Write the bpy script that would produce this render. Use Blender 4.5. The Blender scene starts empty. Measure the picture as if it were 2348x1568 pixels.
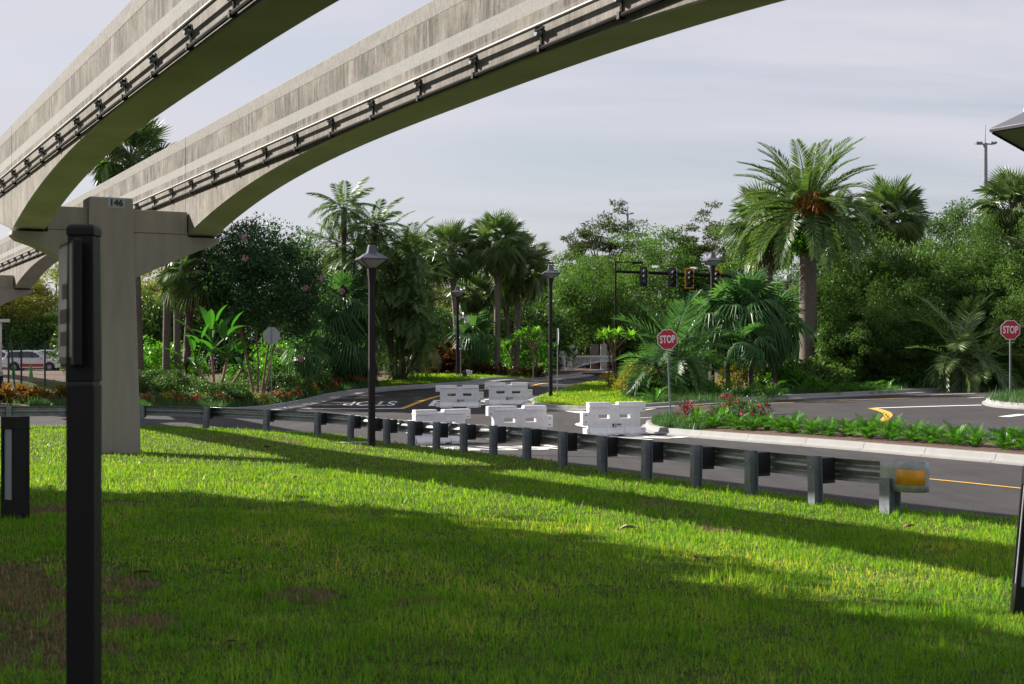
import bpy, bmesh, math, random
import numpy as np
from mathutils import Vector, Matrix, geometry
PI = math.pi
R = math.radians
SC = bpy.context.scene
COL = SC.collection
random.seed(7)
RNG = np.random.default_rng(7)

# ------------------------------------------------------------------ camera, sky, sun, exposure
EYE = 2.3                                   # camera height above the road level
cam_data = bpy.data.cameras.new('camera')
cam_data.lens = 50.0
cam_data.sensor_width = 36.0
cam_data.shift_y = 36.0 / 2347.0
cam_data.clip_start = 0.1
cam_data.clip_end = 2000.0
cam_data.dof.use_dof = True
cam_data.dof.focus_distance = 42.0
cam_data.dof.aperture_fstop = 5.6
cam = bpy.data.objects.new('camera', cam_data)
cam.location = (0, 0, EYE)
cam.rotation_euler = (R(90), 0, 0)
COL.objects.link(cam)
SC.camera = cam

SUN_EL = R(31)
SUN_DIR = Vector((-0.88 * math.cos(SUN_EL), 0.48 * math.cos(SUN_EL), math.sin(SUN_EL))).normalized()   # towards the sun
world = bpy.data.worlds.new('World')
SC.world = world
world.use_nodes = True
wn, wl = world.node_tree.nodes, world.node_tree.links
wn.clear()
w_out = wn.new('ShaderNodeOutputWorld')
w_bg = wn.new('ShaderNodeBackground')
w_sky = wn.new('ShaderNodeTexSky')
w_sky.sky_type = 'NISHITA'
w_sky.sun_disc = False
w_sky.sun_elevation = SUN_EL
w_sky.sun_rotation = math.atan2(SUN_DIR.x, SUN_DIR.y)
w_sky.dust_density = 2.0
w_scale = wn.new('ShaderNodeVectorMath'); w_scale.operation = 'SCALE'; w_scale.inputs['Scale'].default_value = 0.05
wl.new(w_sky.outputs[0], w_scale.inputs[0])
w_tc = wn.new('ShaderNodeTexCoord')
w_sep = wn.new('ShaderNodeSeparateXYZ'); wl.new(w_tc.outputs['Generated'], w_sep.inputs[0])
w_z = wn.new('ShaderNodeMath'); w_z.operation = 'MAXIMUM'; w_z.inputs[1].default_value = 0.0
wl.new(w_sep.outputs['Z'], w_z.inputs[0])
w_z2 = wn.new('ShaderNodeMath'); w_z2.operation = 'ADD'; w_z2.inputs[1].default_value = 0.12
wl.new(w_z.outputs[0], w_z2.inputs[0])
w_dx = wn.new('ShaderNodeMath'); w_dx.operation = 'DIVIDE'
w_dy = wn.new('ShaderNodeMath'); w_dy.operation = 'DIVIDE'
wl.new(w_sep.outputs['X'], w_dx.inputs[0]); wl.new(w_z2.outputs[0], w_dx.inputs[1])
wl.new(w_sep.outputs['Y'], w_dy.inputs[0]); wl.new(w_z2.outputs[0], w_dy.inputs[1])
w_com = wn.new('ShaderNodeCombineXYZ')
wl.new(w_dx.outputs[0], w_com.inputs[0]); wl.new(w_dy.outputs[0], w_com.inputs[1])
w_map = wn.new('ShaderNodeMapping'); w_map.inputs['Rotation'].default_value = (0, 0, 0.35); w_map.inputs['Scale'].default_value = (0.30, 0.85, 1)
wl.new(w_com.outputs[0], w_map.inputs[0])
w_no = wn.new('ShaderNodeTexNoise'); w_no.inputs['Scale'].default_value = 1.3; w_no.inputs['Detail'].default_value = 7; w_no.inputs['Roughness'].default_value = 0.55
w_no.inputs['Distortion'].default_value = 0.5
wl.new(w_map.outputs[0], w_no.inputs['Vector'])
w_ramp = wn.new('ShaderNodeValToRGB')
w_ramp.color_ramp.elements[0].position = 0.33; w_ramp.color_ramp.elements[0].color = (0.40, 0.40, 0.40, 1)
w_ramp.color_ramp.elements[1].position = 0.62; w_ramp.color_ramp.elements[1].color = (1, 1, 1, 1)
wl.new(w_no.outputs['Fac'], w_ramp.inputs[0])
w_mix = wn.new('ShaderNodeMix'); w_mix.data_type = 'RGBA'
w_mix.inputs[7].default_value = (0.296, 0.295, 0.328, 1)          # thin high cloud
wl.new(w_ramp.outputs[0], w_mix.inputs[0]); wl.new(w_scale.outputs[0], w_mix.inputs[6])
wl.new(w_mix.outputs[2], w_bg.inputs[0])
w_bg.inputs[1].default_value = 1.0
wl.new(w_bg.outputs[0], w_out.inputs[0])

sun_data = bpy.data.lights.new('sun', 'SUN')
sun_data.energy = 5.0
sun_data.angle = R(0.6)
sun_data.color = (1.0, 0.94, 0.84)
sun = bpy.data.objects.new('sun', sun_data)
sun.rotation_euler = (-SUN_DIR).to_track_quat('-Z', 'Y').to_euler()
sun.location = (0, 0, 40)
COL.objects.link(sun)

SC.view_settings.view_transform = 'Standard'
SC.view_settings.look = 'None'
SC.view_settings.exposure = 1.25
SC.view_settings.gamma = 1.0
SC.view_settings.use_curve_mapping = False
SC.cycles.max_bounces = 8
SC.cycles.transmission_bounces = 6
SC.cycles.diffuse_bounces = 4
SC.cycles.transparent_max_bounces = 8

# ------------------------------------------------------------------ helpers
F = 3260.0
CX, HY = 1173.5, 820.0
def at(px, py, D):
    """point of the place seen at a picture position, at distance D along the view axis"""
    return Vector(((px - CX) * D / F, D, EYE - (py - HY) * D / F))
def pxm(D): return F / D

def tag(o, label=None, cat=None, group=None, kind=None):
    if label: o['label'] = label
    if cat: o['category'] = cat
    if group: o['group'] = group
    if kind: o['kind'] = kind
    return o
def link(o, parent=None):
    COL.objects.link(o)
    if parent is not None: o.parent = parent
    return o
def thing(name, loc, label, cat, group=None, rz=0.0):
    o = bpy.data.objects.new(name, None)
    o.empty_display_size = 0.2
    o.location = loc; o.rotation_euler = (0, 0, rz)
    link(o)
    return tag(o, label, cat, group)
def ob(name, me, parent=None, loc=(0, 0, 0), rot=(0, 0, 0), scale=(1, 1, 1)):
    o = bpy.data.objects.new(name, me)
    o.location = loc; o.rotation_euler = rot; o.scale = scale
    return link(o, parent)

class MB:
    def __init__(s): s.v = []; s.f = []
    def add(s, vs, fs):
        n = len(s.v); s.v += [tuple(p) for p in vs]; s.f += [tuple(i + n for i in f) for f in fs]; return s
    def box(s, c, d, rz=0.0, rx=0.0, ry=0.0):
        x, y, z = d[0] / 2, d[1] / 2, d[2] / 2
        m = Matrix.Rotation(rz, 3, 'Z') @ Matrix.Rotation(ry, 3, 'Y') @ Matrix.Rotation(rx, 3, 'X')
        c = Vector(c)
        vs = [c + m @ Vector((i * x, j * y, k * z)) for i, j, k in ((-1,-1,-1),(1,-1,-1),(1,1,-1),(-1,1,-1),(-1,-1,1),(1,-1,1),(1,1,1),(-1,1,1))]
        return s.add(vs, [(3,2,1,0),(4,5,6,7),(0,1,5,4),(1,2,6,5),(2,3,7,6),(3,0,4,7)])
    def loft(s, rings, cap=True):
        n = len(rings[0]); k = len(rings); vs = [p for r in rings for p in r]; fs = []
        for i in range(k - 1):
            for j in range(n):
                fs.append((i*n+j, i*n+(j+1) % n, (i+1)*n+(j+1) % n, (i+1)*n+j))
        if cap:
            fs.append(tuple(range(n - 1, -1, -1))); fs.append(tuple((k-1)*n + j for j in range(n)))
        return s.add(vs, fs)
    def tube(s, path, r, n=8, cap=True):
        path = [Vector(p) for p in path]; rings = []
        rs = r if hasattr(r, '__len__') else [r] * len(path)
        for i, p in enumerate(path):
            d = (path[min(i+1, len(path)-1)] - path[max(i-1, 0)]).normalized()
            u = d.cross(Vector((0, 0, 1)))
            if u.length < 0.05: u = d.cross(Vector((1, 0, 0)))
            u.normalize(); w = u.cross(d)
            rings.append([p + (u * math.cos(2*PI*j/n) + w * math.sin(2*PI*j/n)) * rs[i] for j in range(n)])
        return s.loft(rings, cap)
    def sq(s, sec, n=4, rot=PI/4, c=(0, 0)):
        """stack of regular n-gons: sec = [(z, half width)]"""
        k = 1 / math.cos(PI / n)
        return s.loft([[(c[0] + h*k*math.cos(rot + 2*PI*j/n), c[1] + h*k*math.sin(rot + 2*PI*j/n), z) for j in range(n)] for z, h in sec])
    def prism(s, poly, y0, y1, axis='Y'):
        """polygon in (x, z) pulled from y0 to y1"""
        n = len(poly)
        a = [(p[0], y0, p[1]) for p in poly]; b = [(p[0], y1, p[1]) for p in poly]
        return s.add(a + b, [tuple(range(n - 1, -1, -1)), tuple(n + i for i in range(n))] + [(i, (i+1) % n, n + (i+1) % n, n + i) for i in range(n)])
    def mesh(s, name, m=None, smooth=False):
        me = bpy.data.meshes.new(name); me.from_pydata(s.v, [], s.f)
        bm = bmesh.new(); bm.from_mesh(me); bmesh.ops.recalc_face_normals(bm, faces=bm.faces); bm.to_mesh(me); bm.free()
        if m: me.materials.append(m)
        if smooth:
            me.polygons.foreach_set('use_smooth', [True] * len(me.polygons))
        me.update(); return me
    def build(s, name, m=None, parent=None, loc=(0, 0, 0), rot=(0, 0, 0), smooth=False, bevel=0.0):
        o = ob(name, s.mesh(name, m, smooth), parent, loc, rot)
        if bevel:
            b = o.modifiers.new('bevel', 'BEVEL'); b.width = bevel; b.segments = 2; b.limit_method = 'ANGLE'; b.angle_limit = R(35)
        return o

def np_mesh(name, V, m=None):
    """V (N, k, 3): N separate k-sided faces"""
    N, k = V.shape[:2]
    me = bpy.data.meshes.new(name)
    me.vertices.add(N * k); me.vertices.foreach_set('co', np.ascontiguousarray(V, dtype=np.float32).ravel())
    me.loops.add(N * k); me.loops.foreach_set('vertex_index', np.arange(N * k, dtype=np.int32))
    me.polygons.add(N); me.polygons.foreach_set('loop_start', np.arange(0, N * k, k, dtype=np.int32))
    me.update(calc_edges=True)
    if m: me.materials.append(m)
    return me

def cellplate(mb, xs, zs, solid, y0, y1):
    """plate made of cells; solid(i, j) says which are filled; only outer faces are kept"""
    nx, nz = len(xs) - 1, len(zs) - 1
    S = lambda i, j: 0 <= i < nx and 0 <= j < nz and solid(i, j)
    idx = {}; vs = []; fs = []
    def V(i, j, y):
        if (i, j, y) not in idx: idx[(i, j, y)] = len(vs); vs.append((xs[i], y0 if y == 0 else y1, zs[j]))
        return idx[(i, j, y)]
    for i in range(nx):
        for j in range(nz):
            if not S(i, j): continue
            fs.append((V(i,j,0), V(i+1,j,0), V(i+1,j+1,0), V(i,j+1,0)))
            fs.append((V(i,j+1,1), V(i+1,j+1,1), V(i+1,j,1), V(i,j,1)))
            if not S(i-1, j): fs.append((V(i,j,0), V(i,j+1,0), V(i,j+1,1), V(i,j,1)))
            if not S(i+1, j): fs.append((V(i+1,j,1), V(i+1,j+1,1), V(i+1,j+1,0), V(i+1,j,0)))
            if not S(i, j-1): fs.append((V(i,j,1), V(i+1,j,1), V(i+1,j,0), V(i,j,0)))
            if not S(i, j+1): fs.append((V(i,j+1,0), V(i+1,j+1,0), V(i+1,j+1,1), V(i,j+1,1)))
    return mb.add(vs, fs)

def text_mesh(body, size, m=None, ext=0.0, sx=1.0, sy=1.0, bold=0.0, shear=0.0):
    cu = bpy.data.curves.new('lettering', 'FONT'); cu.body = body; cu.size = size; cu.extrude = ext
    cu.align_x = 'CENTER'; cu.align_y = 'CENTER'; cu.offset = bold; cu.resolution_u = 4; cu.shear = shear
    o = bpy.data.objects.new('lettering', cu); COL.objects.link(o)
    dg = bpy.context.evaluated_depsgraph_get(); dg.update()
    me = bpy.data.meshes.new_from_object(o.evaluated_get(dg))
    COL.objects.unlink(o); bpy.data.objects.remove(o)
    for v in me.vertices: v.co.x *= sx; v.co.y *= sy
    me.materials.clear()
    if m: me.materials.append(m)
    return me

# ------------------------------------------------------------------ materials
def nodes_of(name):
    m = bpy.data.materials.new(name); m.use_nodes = True
    nt = m.node_tree; return m, nt.nodes, nt.links, nt.nodes['Principled BSDF']
def rgb(c): return (c[0], c[1], c[2], 1.0)
def mat(name, col, rough=0.7, metal=0.0, var=0.0, vscale=3.0, bump=0.0, bscale=40.0, spec=0.5, col2=None, coat=0.0, stretch=None):
    m, n, l, b = nodes_of(name)
    b.inputs['Base Color'].default_value = rgb(col); b.inputs['Roughness'].default_value = rough
    b.inputs['Metallic'].default_value = metal; b.inputs['Specular IOR Level'].default_value = spec
    b.inputs['Coat Weight'].default_value = coat
    if var or col2 or bump:
        tc = n.new('ShaderNodeTexCoord')
    if var or col2:
        no = n.new('ShaderNodeTexNoise'); no.inputs['Scale'].default_value = vscale; no.inputs['Detail'].default_value = 8; no.inputs['Roughness'].default_value = 0.65
        if stretch:
            mp = n.new('ShaderNodeMapping'); mp.inputs['Scale'].default_value = stretch; l.new(tc.outputs['Object'], mp.inputs[0]); l.new(mp.outputs[0], no.inputs['Vector'])
        else: l.new(tc.outputs['Object'], no.inputs['Vector'])
        rp = n.new('ShaderNodeValToRGB'); rp.color_ramp.elements[0].position = 0.32; rp.color_ramp.elements[1].position = 0.70
        a = [c * (1 - var) for c in col]; z = col2 or [c * (1 + var) for c in col]
        rp.color_ramp.elements[0].color = rgb(a); rp.color_ramp.elements[1].color = rgb(z)
        l.new(no.outputs['Fac'], rp.inputs[0]); l.new(rp.outputs[0], b.inputs['Base Color'])
        mr = n.new('ShaderNodeMapRange'); mr.inputs[3].default_value = max(rough - 0.1, 0); mr.inputs[4].default_value = min(rough + 0.12, 1)
        l.new(no.outputs['Fac'], mr.inputs[0]); l.new(mr.outputs[0], b.inputs['Roughness'])
    if bump:
        nb = n.new('ShaderNodeTexNoise'); nb.inputs['Scale'].default_value = bscale; nb.inputs['Detail'].default_value = 6
        l.new(tc.outputs['Object'], nb.inputs['Vector'])
        bp = n.new('ShaderNodeBump'); bp.inputs['Strength'].default_value = bump; bp.inputs['Distance'].default_value = 0.02
        l.new(nb.outputs['Fac'], bp.inputs['Height']); l.new(bp.outputs[0], b.inputs['Normal'])
    return m
LIFT = ('sabal_frond', 'date_frond', 'broad_leaf', 'myrtle_leaf', 'olive_green_leaf', 'pine_needle', 'fan_leaf', 'ground_cover_leaf')
def leafmat(name, c1, c2, c3=None, trans=0.42, rough=0.42, tint=(1.15, 1.25, 0.55), patch=0.0, spec=0.25):
    """leaf: every separate leaf takes its own tone; light passes through"""
    m, n, l, b = nodes_of(name)
    if name in LIFT: c1, c2, c3 = [tuple(min(1, q * 1.35) for q in c) if c else None for c in (c1, c2, c3)]
    g = n.new('ShaderNodeNewGeometry'); oi = n.new('ShaderNodeObjectInfo')
    ad = n.new('ShaderNodeMath'); ad.operation = 'MULTIPLY_ADD'; ad.inputs[1].default_value = 0.3
    l.new(oi.outputs['Random'], ad.inputs[0])
    mu = n.new('ShaderNodeMath'); mu.operation = 'MULTIPLY'; mu.inputs[1].default_value = 0.7
    l.new(g.outputs['Random Per Island'], mu.inputs[0]); l.new(mu.outputs[0], ad.inputs[2])
    rp = n.new('ShaderNodeValToRGB'); e = rp.color_ramp.elements
    e[0].position = 0.05; e[0].color = rgb(c1); e[1].position = 0.8 if c3 else 1.0; e[1].color = rgb(c2)
    if c3: q = e.new(1.0); q.color = rgb(c3)
    src = ad.outputs[0]
    if patch:
        tc = n.new('ShaderNodeTexCoord'); no = n.new('ShaderNodeTexNoise'); no.inputs['Scale'].default_value = patch; no.inputs['Detail'].default_value = 5
        l.new(tc.outputs['Object'], no.inputs['Vector'])
        mx = n.new('ShaderNodeMath'); mx.operation = 'MULTIPLY_ADD'; mx.inputs[1].default_value = 1.1; mx.inputs[2].default_value = -0.60
        l.new(no.outputs['Fac'], mx.inputs[0])
        a2 = n.new('ShaderNodeMath'); a2.operation = 'ADD'; l.new(src, a2.inputs[0]); l.new(mx.outputs[0], a2.inputs[1]); src = a2.outputs[0]
    l.new(src, rp.inputs[0]); l.new(rp.outputs[0], b.inputs['Base Color'])
    b.inputs['Roughness'].default_value = rough; b.inputs['Specular IOR Level'].default_value = spec
    tr = n.new('ShaderNodeBsdfTranslucent')
    tm = n.new('ShaderNodeVectorMath'); tm.operation = 'MULTIPLY'; tm.inputs[1].default_value = tint
    l.new(rp.outputs[0], tm.inputs[0]); l.new(tm.outputs[0], tr.inputs['Color'])
    mix = n.new('ShaderNodeMixShader'); mix.inputs[0].default_value = trans
    out = n['Material Output']
    l.new(b.outputs[0], mix.inputs[1]); l.new(tr.outputs[0], mix.inputs[2]); l.new(mix.outputs[0], out.inputs['Surface'])
    return m

M = {}
def asphalt_mat():
    """new asphalt: fine grit, dusty blotches, faint streaks along the lanes"""
    m, n, l, b = nodes_of('asphalt')
    tc = n.new('ShaderNodeTexCoord')
    def noise(scale, vec=(1, 1, 1), rot=0.0, detail=6):
        mp = n.new('ShaderNodeMapping'); mp.inputs['Scale'].default_value = vec; mp.inputs['Rotation'].default_value = (0, 0, rot)
        l.new(tc.outputs['Object'], mp.inputs[0])
        q = n.new('ShaderNodeTexNoise'); q.inputs['Scale'].default_value = scale; q.inputs['Detail'].default_value = detail; q.inputs['Roughness'].default_value = 0.65
        l.new(mp.outputs[0], q.inputs['Vector']); return q.outputs['Fac']
    def ma(a, k, c):
        q = n.new('ShaderNodeMath'); q.operation = 'MULTIPLY_ADD'; q.inputs[1].default_value = k
        l.new(a, q.inputs[0])
        if hasattr(c, 'is_linked'): l.new(c, q.inputs[2])
        else: q.inputs[2].default_value = c
        return q.outputs[0]
    f = ma(noise(0.35), 0.55, 0.0)
    f = ma(noise(1.0, (2.2, 0.10, 1), 0.44), 0.50, f)
    f = ma(noise(38.0), 0.45, f)
    rp = n.new('ShaderNodeValToRGB'); e = rp.color_ramp.elements
    e[0].position = 0.52; e[0].color = (0.020, 0.018, 0.019, 1); e[1].position = 1.0; e[1].color = (0.062, 0.057, 0.058, 1)
    l.new(f, rp.inputs[0]); l.new(rp.outputs[0], b.inputs['Base Color'])
    b.inputs['Roughness'].default_value = 0.88; b.inputs['Specular IOR Level'].default_value = 0.25
    bp = n.new('ShaderNodeBump'); bp.inputs['Strength'].default_value = 0.4; bp.inputs['Distance'].default_value = 0.02
    l.new(noise(200.0), bp.inputs['Height']); l.new(bp.outputs[0], b.inputs['Normal'])
    return m
M['asphalt'] = asphalt_mat()
M['soil'] = mat('soil_ground', (0.055, 0.05, 0.028), 0.95, var=0.5, vscale=0.8, bump=0.6, bscale=14)
M['lawn'] = mat('lawn_thatch', (0.028, 0.070, 0.012), 1.0, var=0.5, vscale=6, bump=0.6, bscale=30, spec=0.05, col2=(0.10, 0.105, 0.03))
M['mulch'] = mat('bark_mulch', (0.085, 0.045, 0.028), 0.95, var=0.6, vscale=12, bump=1.0, bscale=25)
M['kerb'] = mat('kerb_concrete', (0.235, 0.232, 0.228), 0.85, var=0.14, vscale=1.6, bump=0.25, bscale=90)
M['white_paint'] = mat('road_paint_white', (0.70, 0.69, 0.66), 0.7, var=0.16, vscale=9)
M['yellow_paint'] = mat('road_paint_yellow', (0.62, 0.33, 0.035), 0.7, var=0.14, vscale=9)
M['tan_paint'] = mat('pylon_paint', (0.315, 0.288, 0.242), 0.78, var=0.13, vscale=3.0, bump=0.15, bscale=60, stretch=(1.6, 1.6, 0.22))
M['bronze'] = mat('dark_bronze_paint', (0.020, 0.015, 0.018), 0.5, var=0.12, vscale=3, spec=0.2)
M['black_paint'] = mat('black_paint', (0.0065, 0.0055, 0.0065), 0.5, var=0.15, vscale=5, spec=0.25)
M['lamp_roof'] = mat('lamp_roof_paint', (0.085, 0.082, 0.105), 0.38, var=0.1, vscale=4)
M['frosted'] = mat('frosted_panel', (0.30, 0.30, 0.285), 0.4)
M['bollard_lens'] = mat('bollard_lens', (0.34, 0.36, 0.40), 0.25)
M['galv'] = mat('galvanised_steel', (0.30, 0.315, 0.32), 0.42, 0.7, var=0.25, vscale=7, bump=0.05, bscale=30)
M['galv_dull'] = mat('weathered_steel_post', (0.175, 0.197, 0.22), 0.6, 0.1, var=0.35, vscale=5)
M['sign_post'] = mat('sign_post_steel', (0.22, 0.235, 0.26), 0.5, 0.4, var=0.2, vscale=4)
M['sign_back'] = mat('sign_back_aluminium', (0.33, 0.335, 0.34), 0.5, 0.3, var=0.12, vscale=6)
M['block'] = mat('black_blockout', (0.012, 0.012, 0.014), 0.5, var=0.2, vscale=6)
M['plastic_white'] = mat('white_barrier_plastic', (0.76, 0.74, 0.74), 0.45, var=0.12, vscale=3.5, col2=(0.84, 0.82, 0.83), bump=0.06, bscale=12)
M['plastic_grey'] = mat('grey_barrier_plastic', (0.62, 0.61, 0.62), 0.45, var=0.05, vscale=2.2, bump=0.06, bscale=12)
M['red_sign'] = mat('red_sign_sheet', (0.42, 0.012, 0.022), 0.4, var=0.06, vscale=5)
M['white_sign'] = mat('white_sign_sheet', (0.72, 0.72, 0.72), 0.4)
M['ink'] = mat('black_ink', (0.015, 0.015, 0.02), 0.5)
M['orange_sheet'] = mat('amber_reflector_sheet', (0.68, 0.30, 0.012), 0.35, var=0.06, vscale=30)
M['signal_yellow'] = mat('signal_border_yellow', (0.75, 0.30, 0.01), 0.45)
M['signal_black'] = mat('signal_black', (0.012, 0.012, 0.014), 0.45)
M['dark_glass'] = mat('dark_glass', (0.02, 0.023, 0.028), 0.08, spec=0.8)
M['car_white'] = mat('white_car_paint', (0.72, 0.73, 0.76), 0.25, coat=0.6)
M['car_red'] = mat('red_car_stripe', (0.42, 0.045, 0.022), 0.35)
M['tyre'] = mat('tyre_rubber', (0.015, 0.015, 0.016), 0.8)
M['rim'] = mat('alloy_rim', (0.42, 0.43, 0.45), 0.3, 0.8)
M['cone_green'] = mat('green_cone_plastic', (0.012, 0.34, 0.03), 0.45)
M['fence_green'] = mat('green_fence_paint', (0.012, 0.045, 0.035), 0.5)
M['rail_steel'] = mat('power_rail_steel', (0.075, 0.072, 0.07), 0.5, 0.4, var=0.2, vscale=8)
M['conduit'] = mat('dark_conduit', (0.018, 0.017, 0.016), 0.85, spec=0.08, var=0.3, vscale=6)
M['insulator'] = mat('grey_insulator', (0.21, 0.23, 0.26), 0.4)
M['white_metal'] = mat('white_painted_metal', (0.62, 0.62, 0.62), 0.45, var=0.06, vscale=6)
M['cabinet'] = mat('olive_cabinet_paint', (0.15, 0.145, 0.12), 0.5, 0.2, var=0.12, vscale=4)
M['bark'] = mat('tree_bark', (0.085, 0.062, 0.045), 0.9, var=0.4, vscale=7, bump=0.6, bscale=18)
M['bark_pale'] = mat('pale_stem_bark', (0.19, 0.13, 0.09), 0.85, var=0.35, vscale=6, bump=0.4, bscale=20)
M['flower_pink'] = leafmat('pink_blossom', (0.34, 0.16, 0.22), (0.50, 0.28, 0.36), trans=0.3, tint=(1, 1, 1))
M['flower_red'] = leafmat('red_orange_blossom', (0.42, 0.05, 0.03), (0.62, 0.16, 0.05), trans=0.3, tint=(1, 1, 1))
M['flower_rose'] = leafmat('rose_blossom', (0.42, 0.02, 0.05), (0.52, 0.05, 0.10), trans=0.3, tint=(1, 1, 1))
M['fruit'] = leafmat('orange_date_strands', (0.22, 0.075, 0.014), (0.38, 0.17, 0.03), trans=0.15, tint=(1, 1, 1))

def trunk_mat(name, c1, c2, ring):
    m, n, l, b = nodes_of(name)
    tc = n.new('ShaderNodeTexCoord'); mp = n.new('ShaderNodeMapping'); mp.inputs['Scale'].default_value = (1, 1, ring)
    l.new(tc.outputs['Object'], mp.inputs[0])
    no = n.new('ShaderNodeTexNoise'); no.inputs['Scale'].default_value = 5; no.inputs['Detail'].default_value = 8; no.inputs['Roughness'].default_value = 0.7
    l.new(mp.outputs[0], no.inputs['Vector'])
    rp = n.new('ShaderNodeValToRGB'); rp.color_ramp.elements[0].position = 0.35; rp.color_ramp.elements[1].position = 0.68
    rp.color_ramp.elements[0].color = rgb(c1); rp.color_ramp.elements[1].color = rgb(c2)
    l.new(no.outputs['Fac'], rp.inputs[0]); l.new(rp.outputs[0], b.inputs['Base Color'])
    bp = n.new('ShaderNodeBump'); bp.inputs['Strength'].default_value = 0.9; bp.inputs['Distance'].default_value = 0.05
    l.new(no.outputs['Fac'], bp.inputs['Height']); l.new(bp.outputs[0], b.inputs['Normal'])
    b.inputs['Roughness'].default_value = 0.9
    return m
M['palm_trunk'] = trunk_mat('palm_trunk', (0.07, 0.055, 0.045), (0.21, 0.175, 0.145), 5.0)
M['palm_dark'] = trunk_mat('palm_trunk_dark', (0.035, 0.026, 0.022), (0.12, 0.085, 0.065), 3.5)

def beam_mat():
    """weathered concrete: run-off streaks, a worn wheel track along the flank, a soffit coloured paler to lift its shade"""
    m, n, l, b = nodes_of('weathered_beam_concrete')
    tc = n.new('ShaderNodeTexCoord'); sep = n.new('ShaderNodeSeparateXYZ'); l.new(tc.outputs['Object'], sep.inputs[0])
    def noise(scale, vec, detail=8, rough=0.65):
        mp = n.new('ShaderNodeMapping'); mp.inputs['Scale'].default_value = vec; l.new(tc.outputs['Object'], mp.inputs[0])
        no = n.new('ShaderNodeTexNoise'); no.inputs['Scale'].default_value = scale; no.inputs['Detail'].default_value = detail; no.inputs['Roughness'].default_value = rough
        l.new(mp.outputs[0], no.inputs['Vector']); return no.outputs['Fac']
    def ramp(src, p0, p1, c0=(0, 0, 0), c1=(1, 1, 1)):
        rp = n.new('ShaderNodeValToRGB'); rp.color_ramp.elements[0].position = p0; rp.color_ramp.elements[1].position = p1
        rp.color_ramp.elements[0].color = rgb(c0); rp.color_ramp.elements[1].color = rgb(c1); l.new(src, rp.inputs[0]); return rp.outputs[0]
    def mixc(f, a, c):
        mx = n.new('ShaderNodeMix'); mx.data_type = 'RGBA'
        if hasattr(f, 'is_linked'): l.new(f, mx.inputs[0])
        else: mx.inputs[0].default_value = f
        for k, v in ((6, a), (7, c)):
            if hasattr(v, 'is_linked'): l.new(v, mx.inputs[k])
            else: mx.inputs[k].default_value = rgb(v)
        return mx.outputs[2]
    def math2(op, a, c):
        q = n.new('ShaderNodeMath'); q.operation = op
        for k, v in ((0, a), (1, c)):
            if hasattr(v, 'is_linked'): l.new(v, q.inputs[k])
            else: q.inputs[k].default_value = v
        return q.outputs[0]
    base = ramp(noise(2.2, (1, 1, 1)), 0.3, 0.7, (0.19, 0.173, 0.153), (0.315, 0.287, 0.255))
    streak = ramp(noise(10.0, (1, 1, 0.08), 12, 0.85), 0.38, 0.55)
    blot = ramp(noise(0.75, (1, 1, 0.9), 10, 0.75), 0.34, 0.56)
    dark = math2('MULTIPLY', streak, blot)
    band_f = math2('MULTIPLY', math2('GREATER_THAN', sep.outputs['Z'], -0.80), math2('LESS_THAN', sep.outputs['Z'], -0.62))
    lip_f = math2('GREATER_THAN', sep.outputs['Z'], -0.235)
    runs = math2('SUBTRACT', math2('SUBTRACT', 1.0, math2('MULTIPLY', band_f, 0.8)), math2('MULTIPLY', lip_f, 0.7))
    low = math2('LESS_THAN', sep.outputs['Z'], -0.90)
    runs = math2('SUBTRACT', runs, math2('MULTIPLY', low, 0.35))
    c = mixc(math2('MULTIPLY', math2('MULTIPLY', dark, runs), 0.92), base, (0.045, 0.041, 0.037))
    pale = ramp(noise(5.0, (1, 1, 0.03), 8, 0.7), 0.58, 0.70)
    c = mixc(math2('MULTIPLY', pale, 0.35), c, (0.50, 0.47, 0.43))
    c = mixc(math2('MULTIPLY', band_f, 0.75), c, ramp(noise(25, (1, 1, 1)), 0.35, 0.65, (0.22, 0.217, 0.215), (0.30, 0.296, 0.293)))
    c = mixc(math2('MULTIPLY', lip_f, 0.80), c, ramp(noise(18, (1, 1, 0.4)), 0.35, 0.65, (0.15, 0.143, 0.135), (0.27, 0.26, 0.25)))
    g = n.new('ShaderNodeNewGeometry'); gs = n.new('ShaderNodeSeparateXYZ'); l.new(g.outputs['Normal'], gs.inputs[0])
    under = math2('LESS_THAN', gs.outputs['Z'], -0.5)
    soffit_lift = ramp(noise(0.6, (1, 1, 1), 6), 0.35, 0.70, (0.42, 0.40, 0.35), (0.60, 0.57, 0.51))  # downward faces coloured paler, making up for weak bounce light under the beam
    c = mixc(under, c, soffit_lift)
    l.new(c, b.inputs['Base Color']); b.inputs['Roughness'].default_value = 0.9; b.inputs['Specular IOR Level'].default_value = 0.2
    bp = n.new('ShaderNodeBump'); bp.inputs['Strength'].default_value = 0.35; bp.inputs['Distance'].default_value = 0.02
    l.new(noise(30, (1, 1, 0.5)), bp.inputs['Height']); l.new(bp.outputs[0], b.inputs['Normal'])
    return m
M['beam'] = beam_mat()

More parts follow.
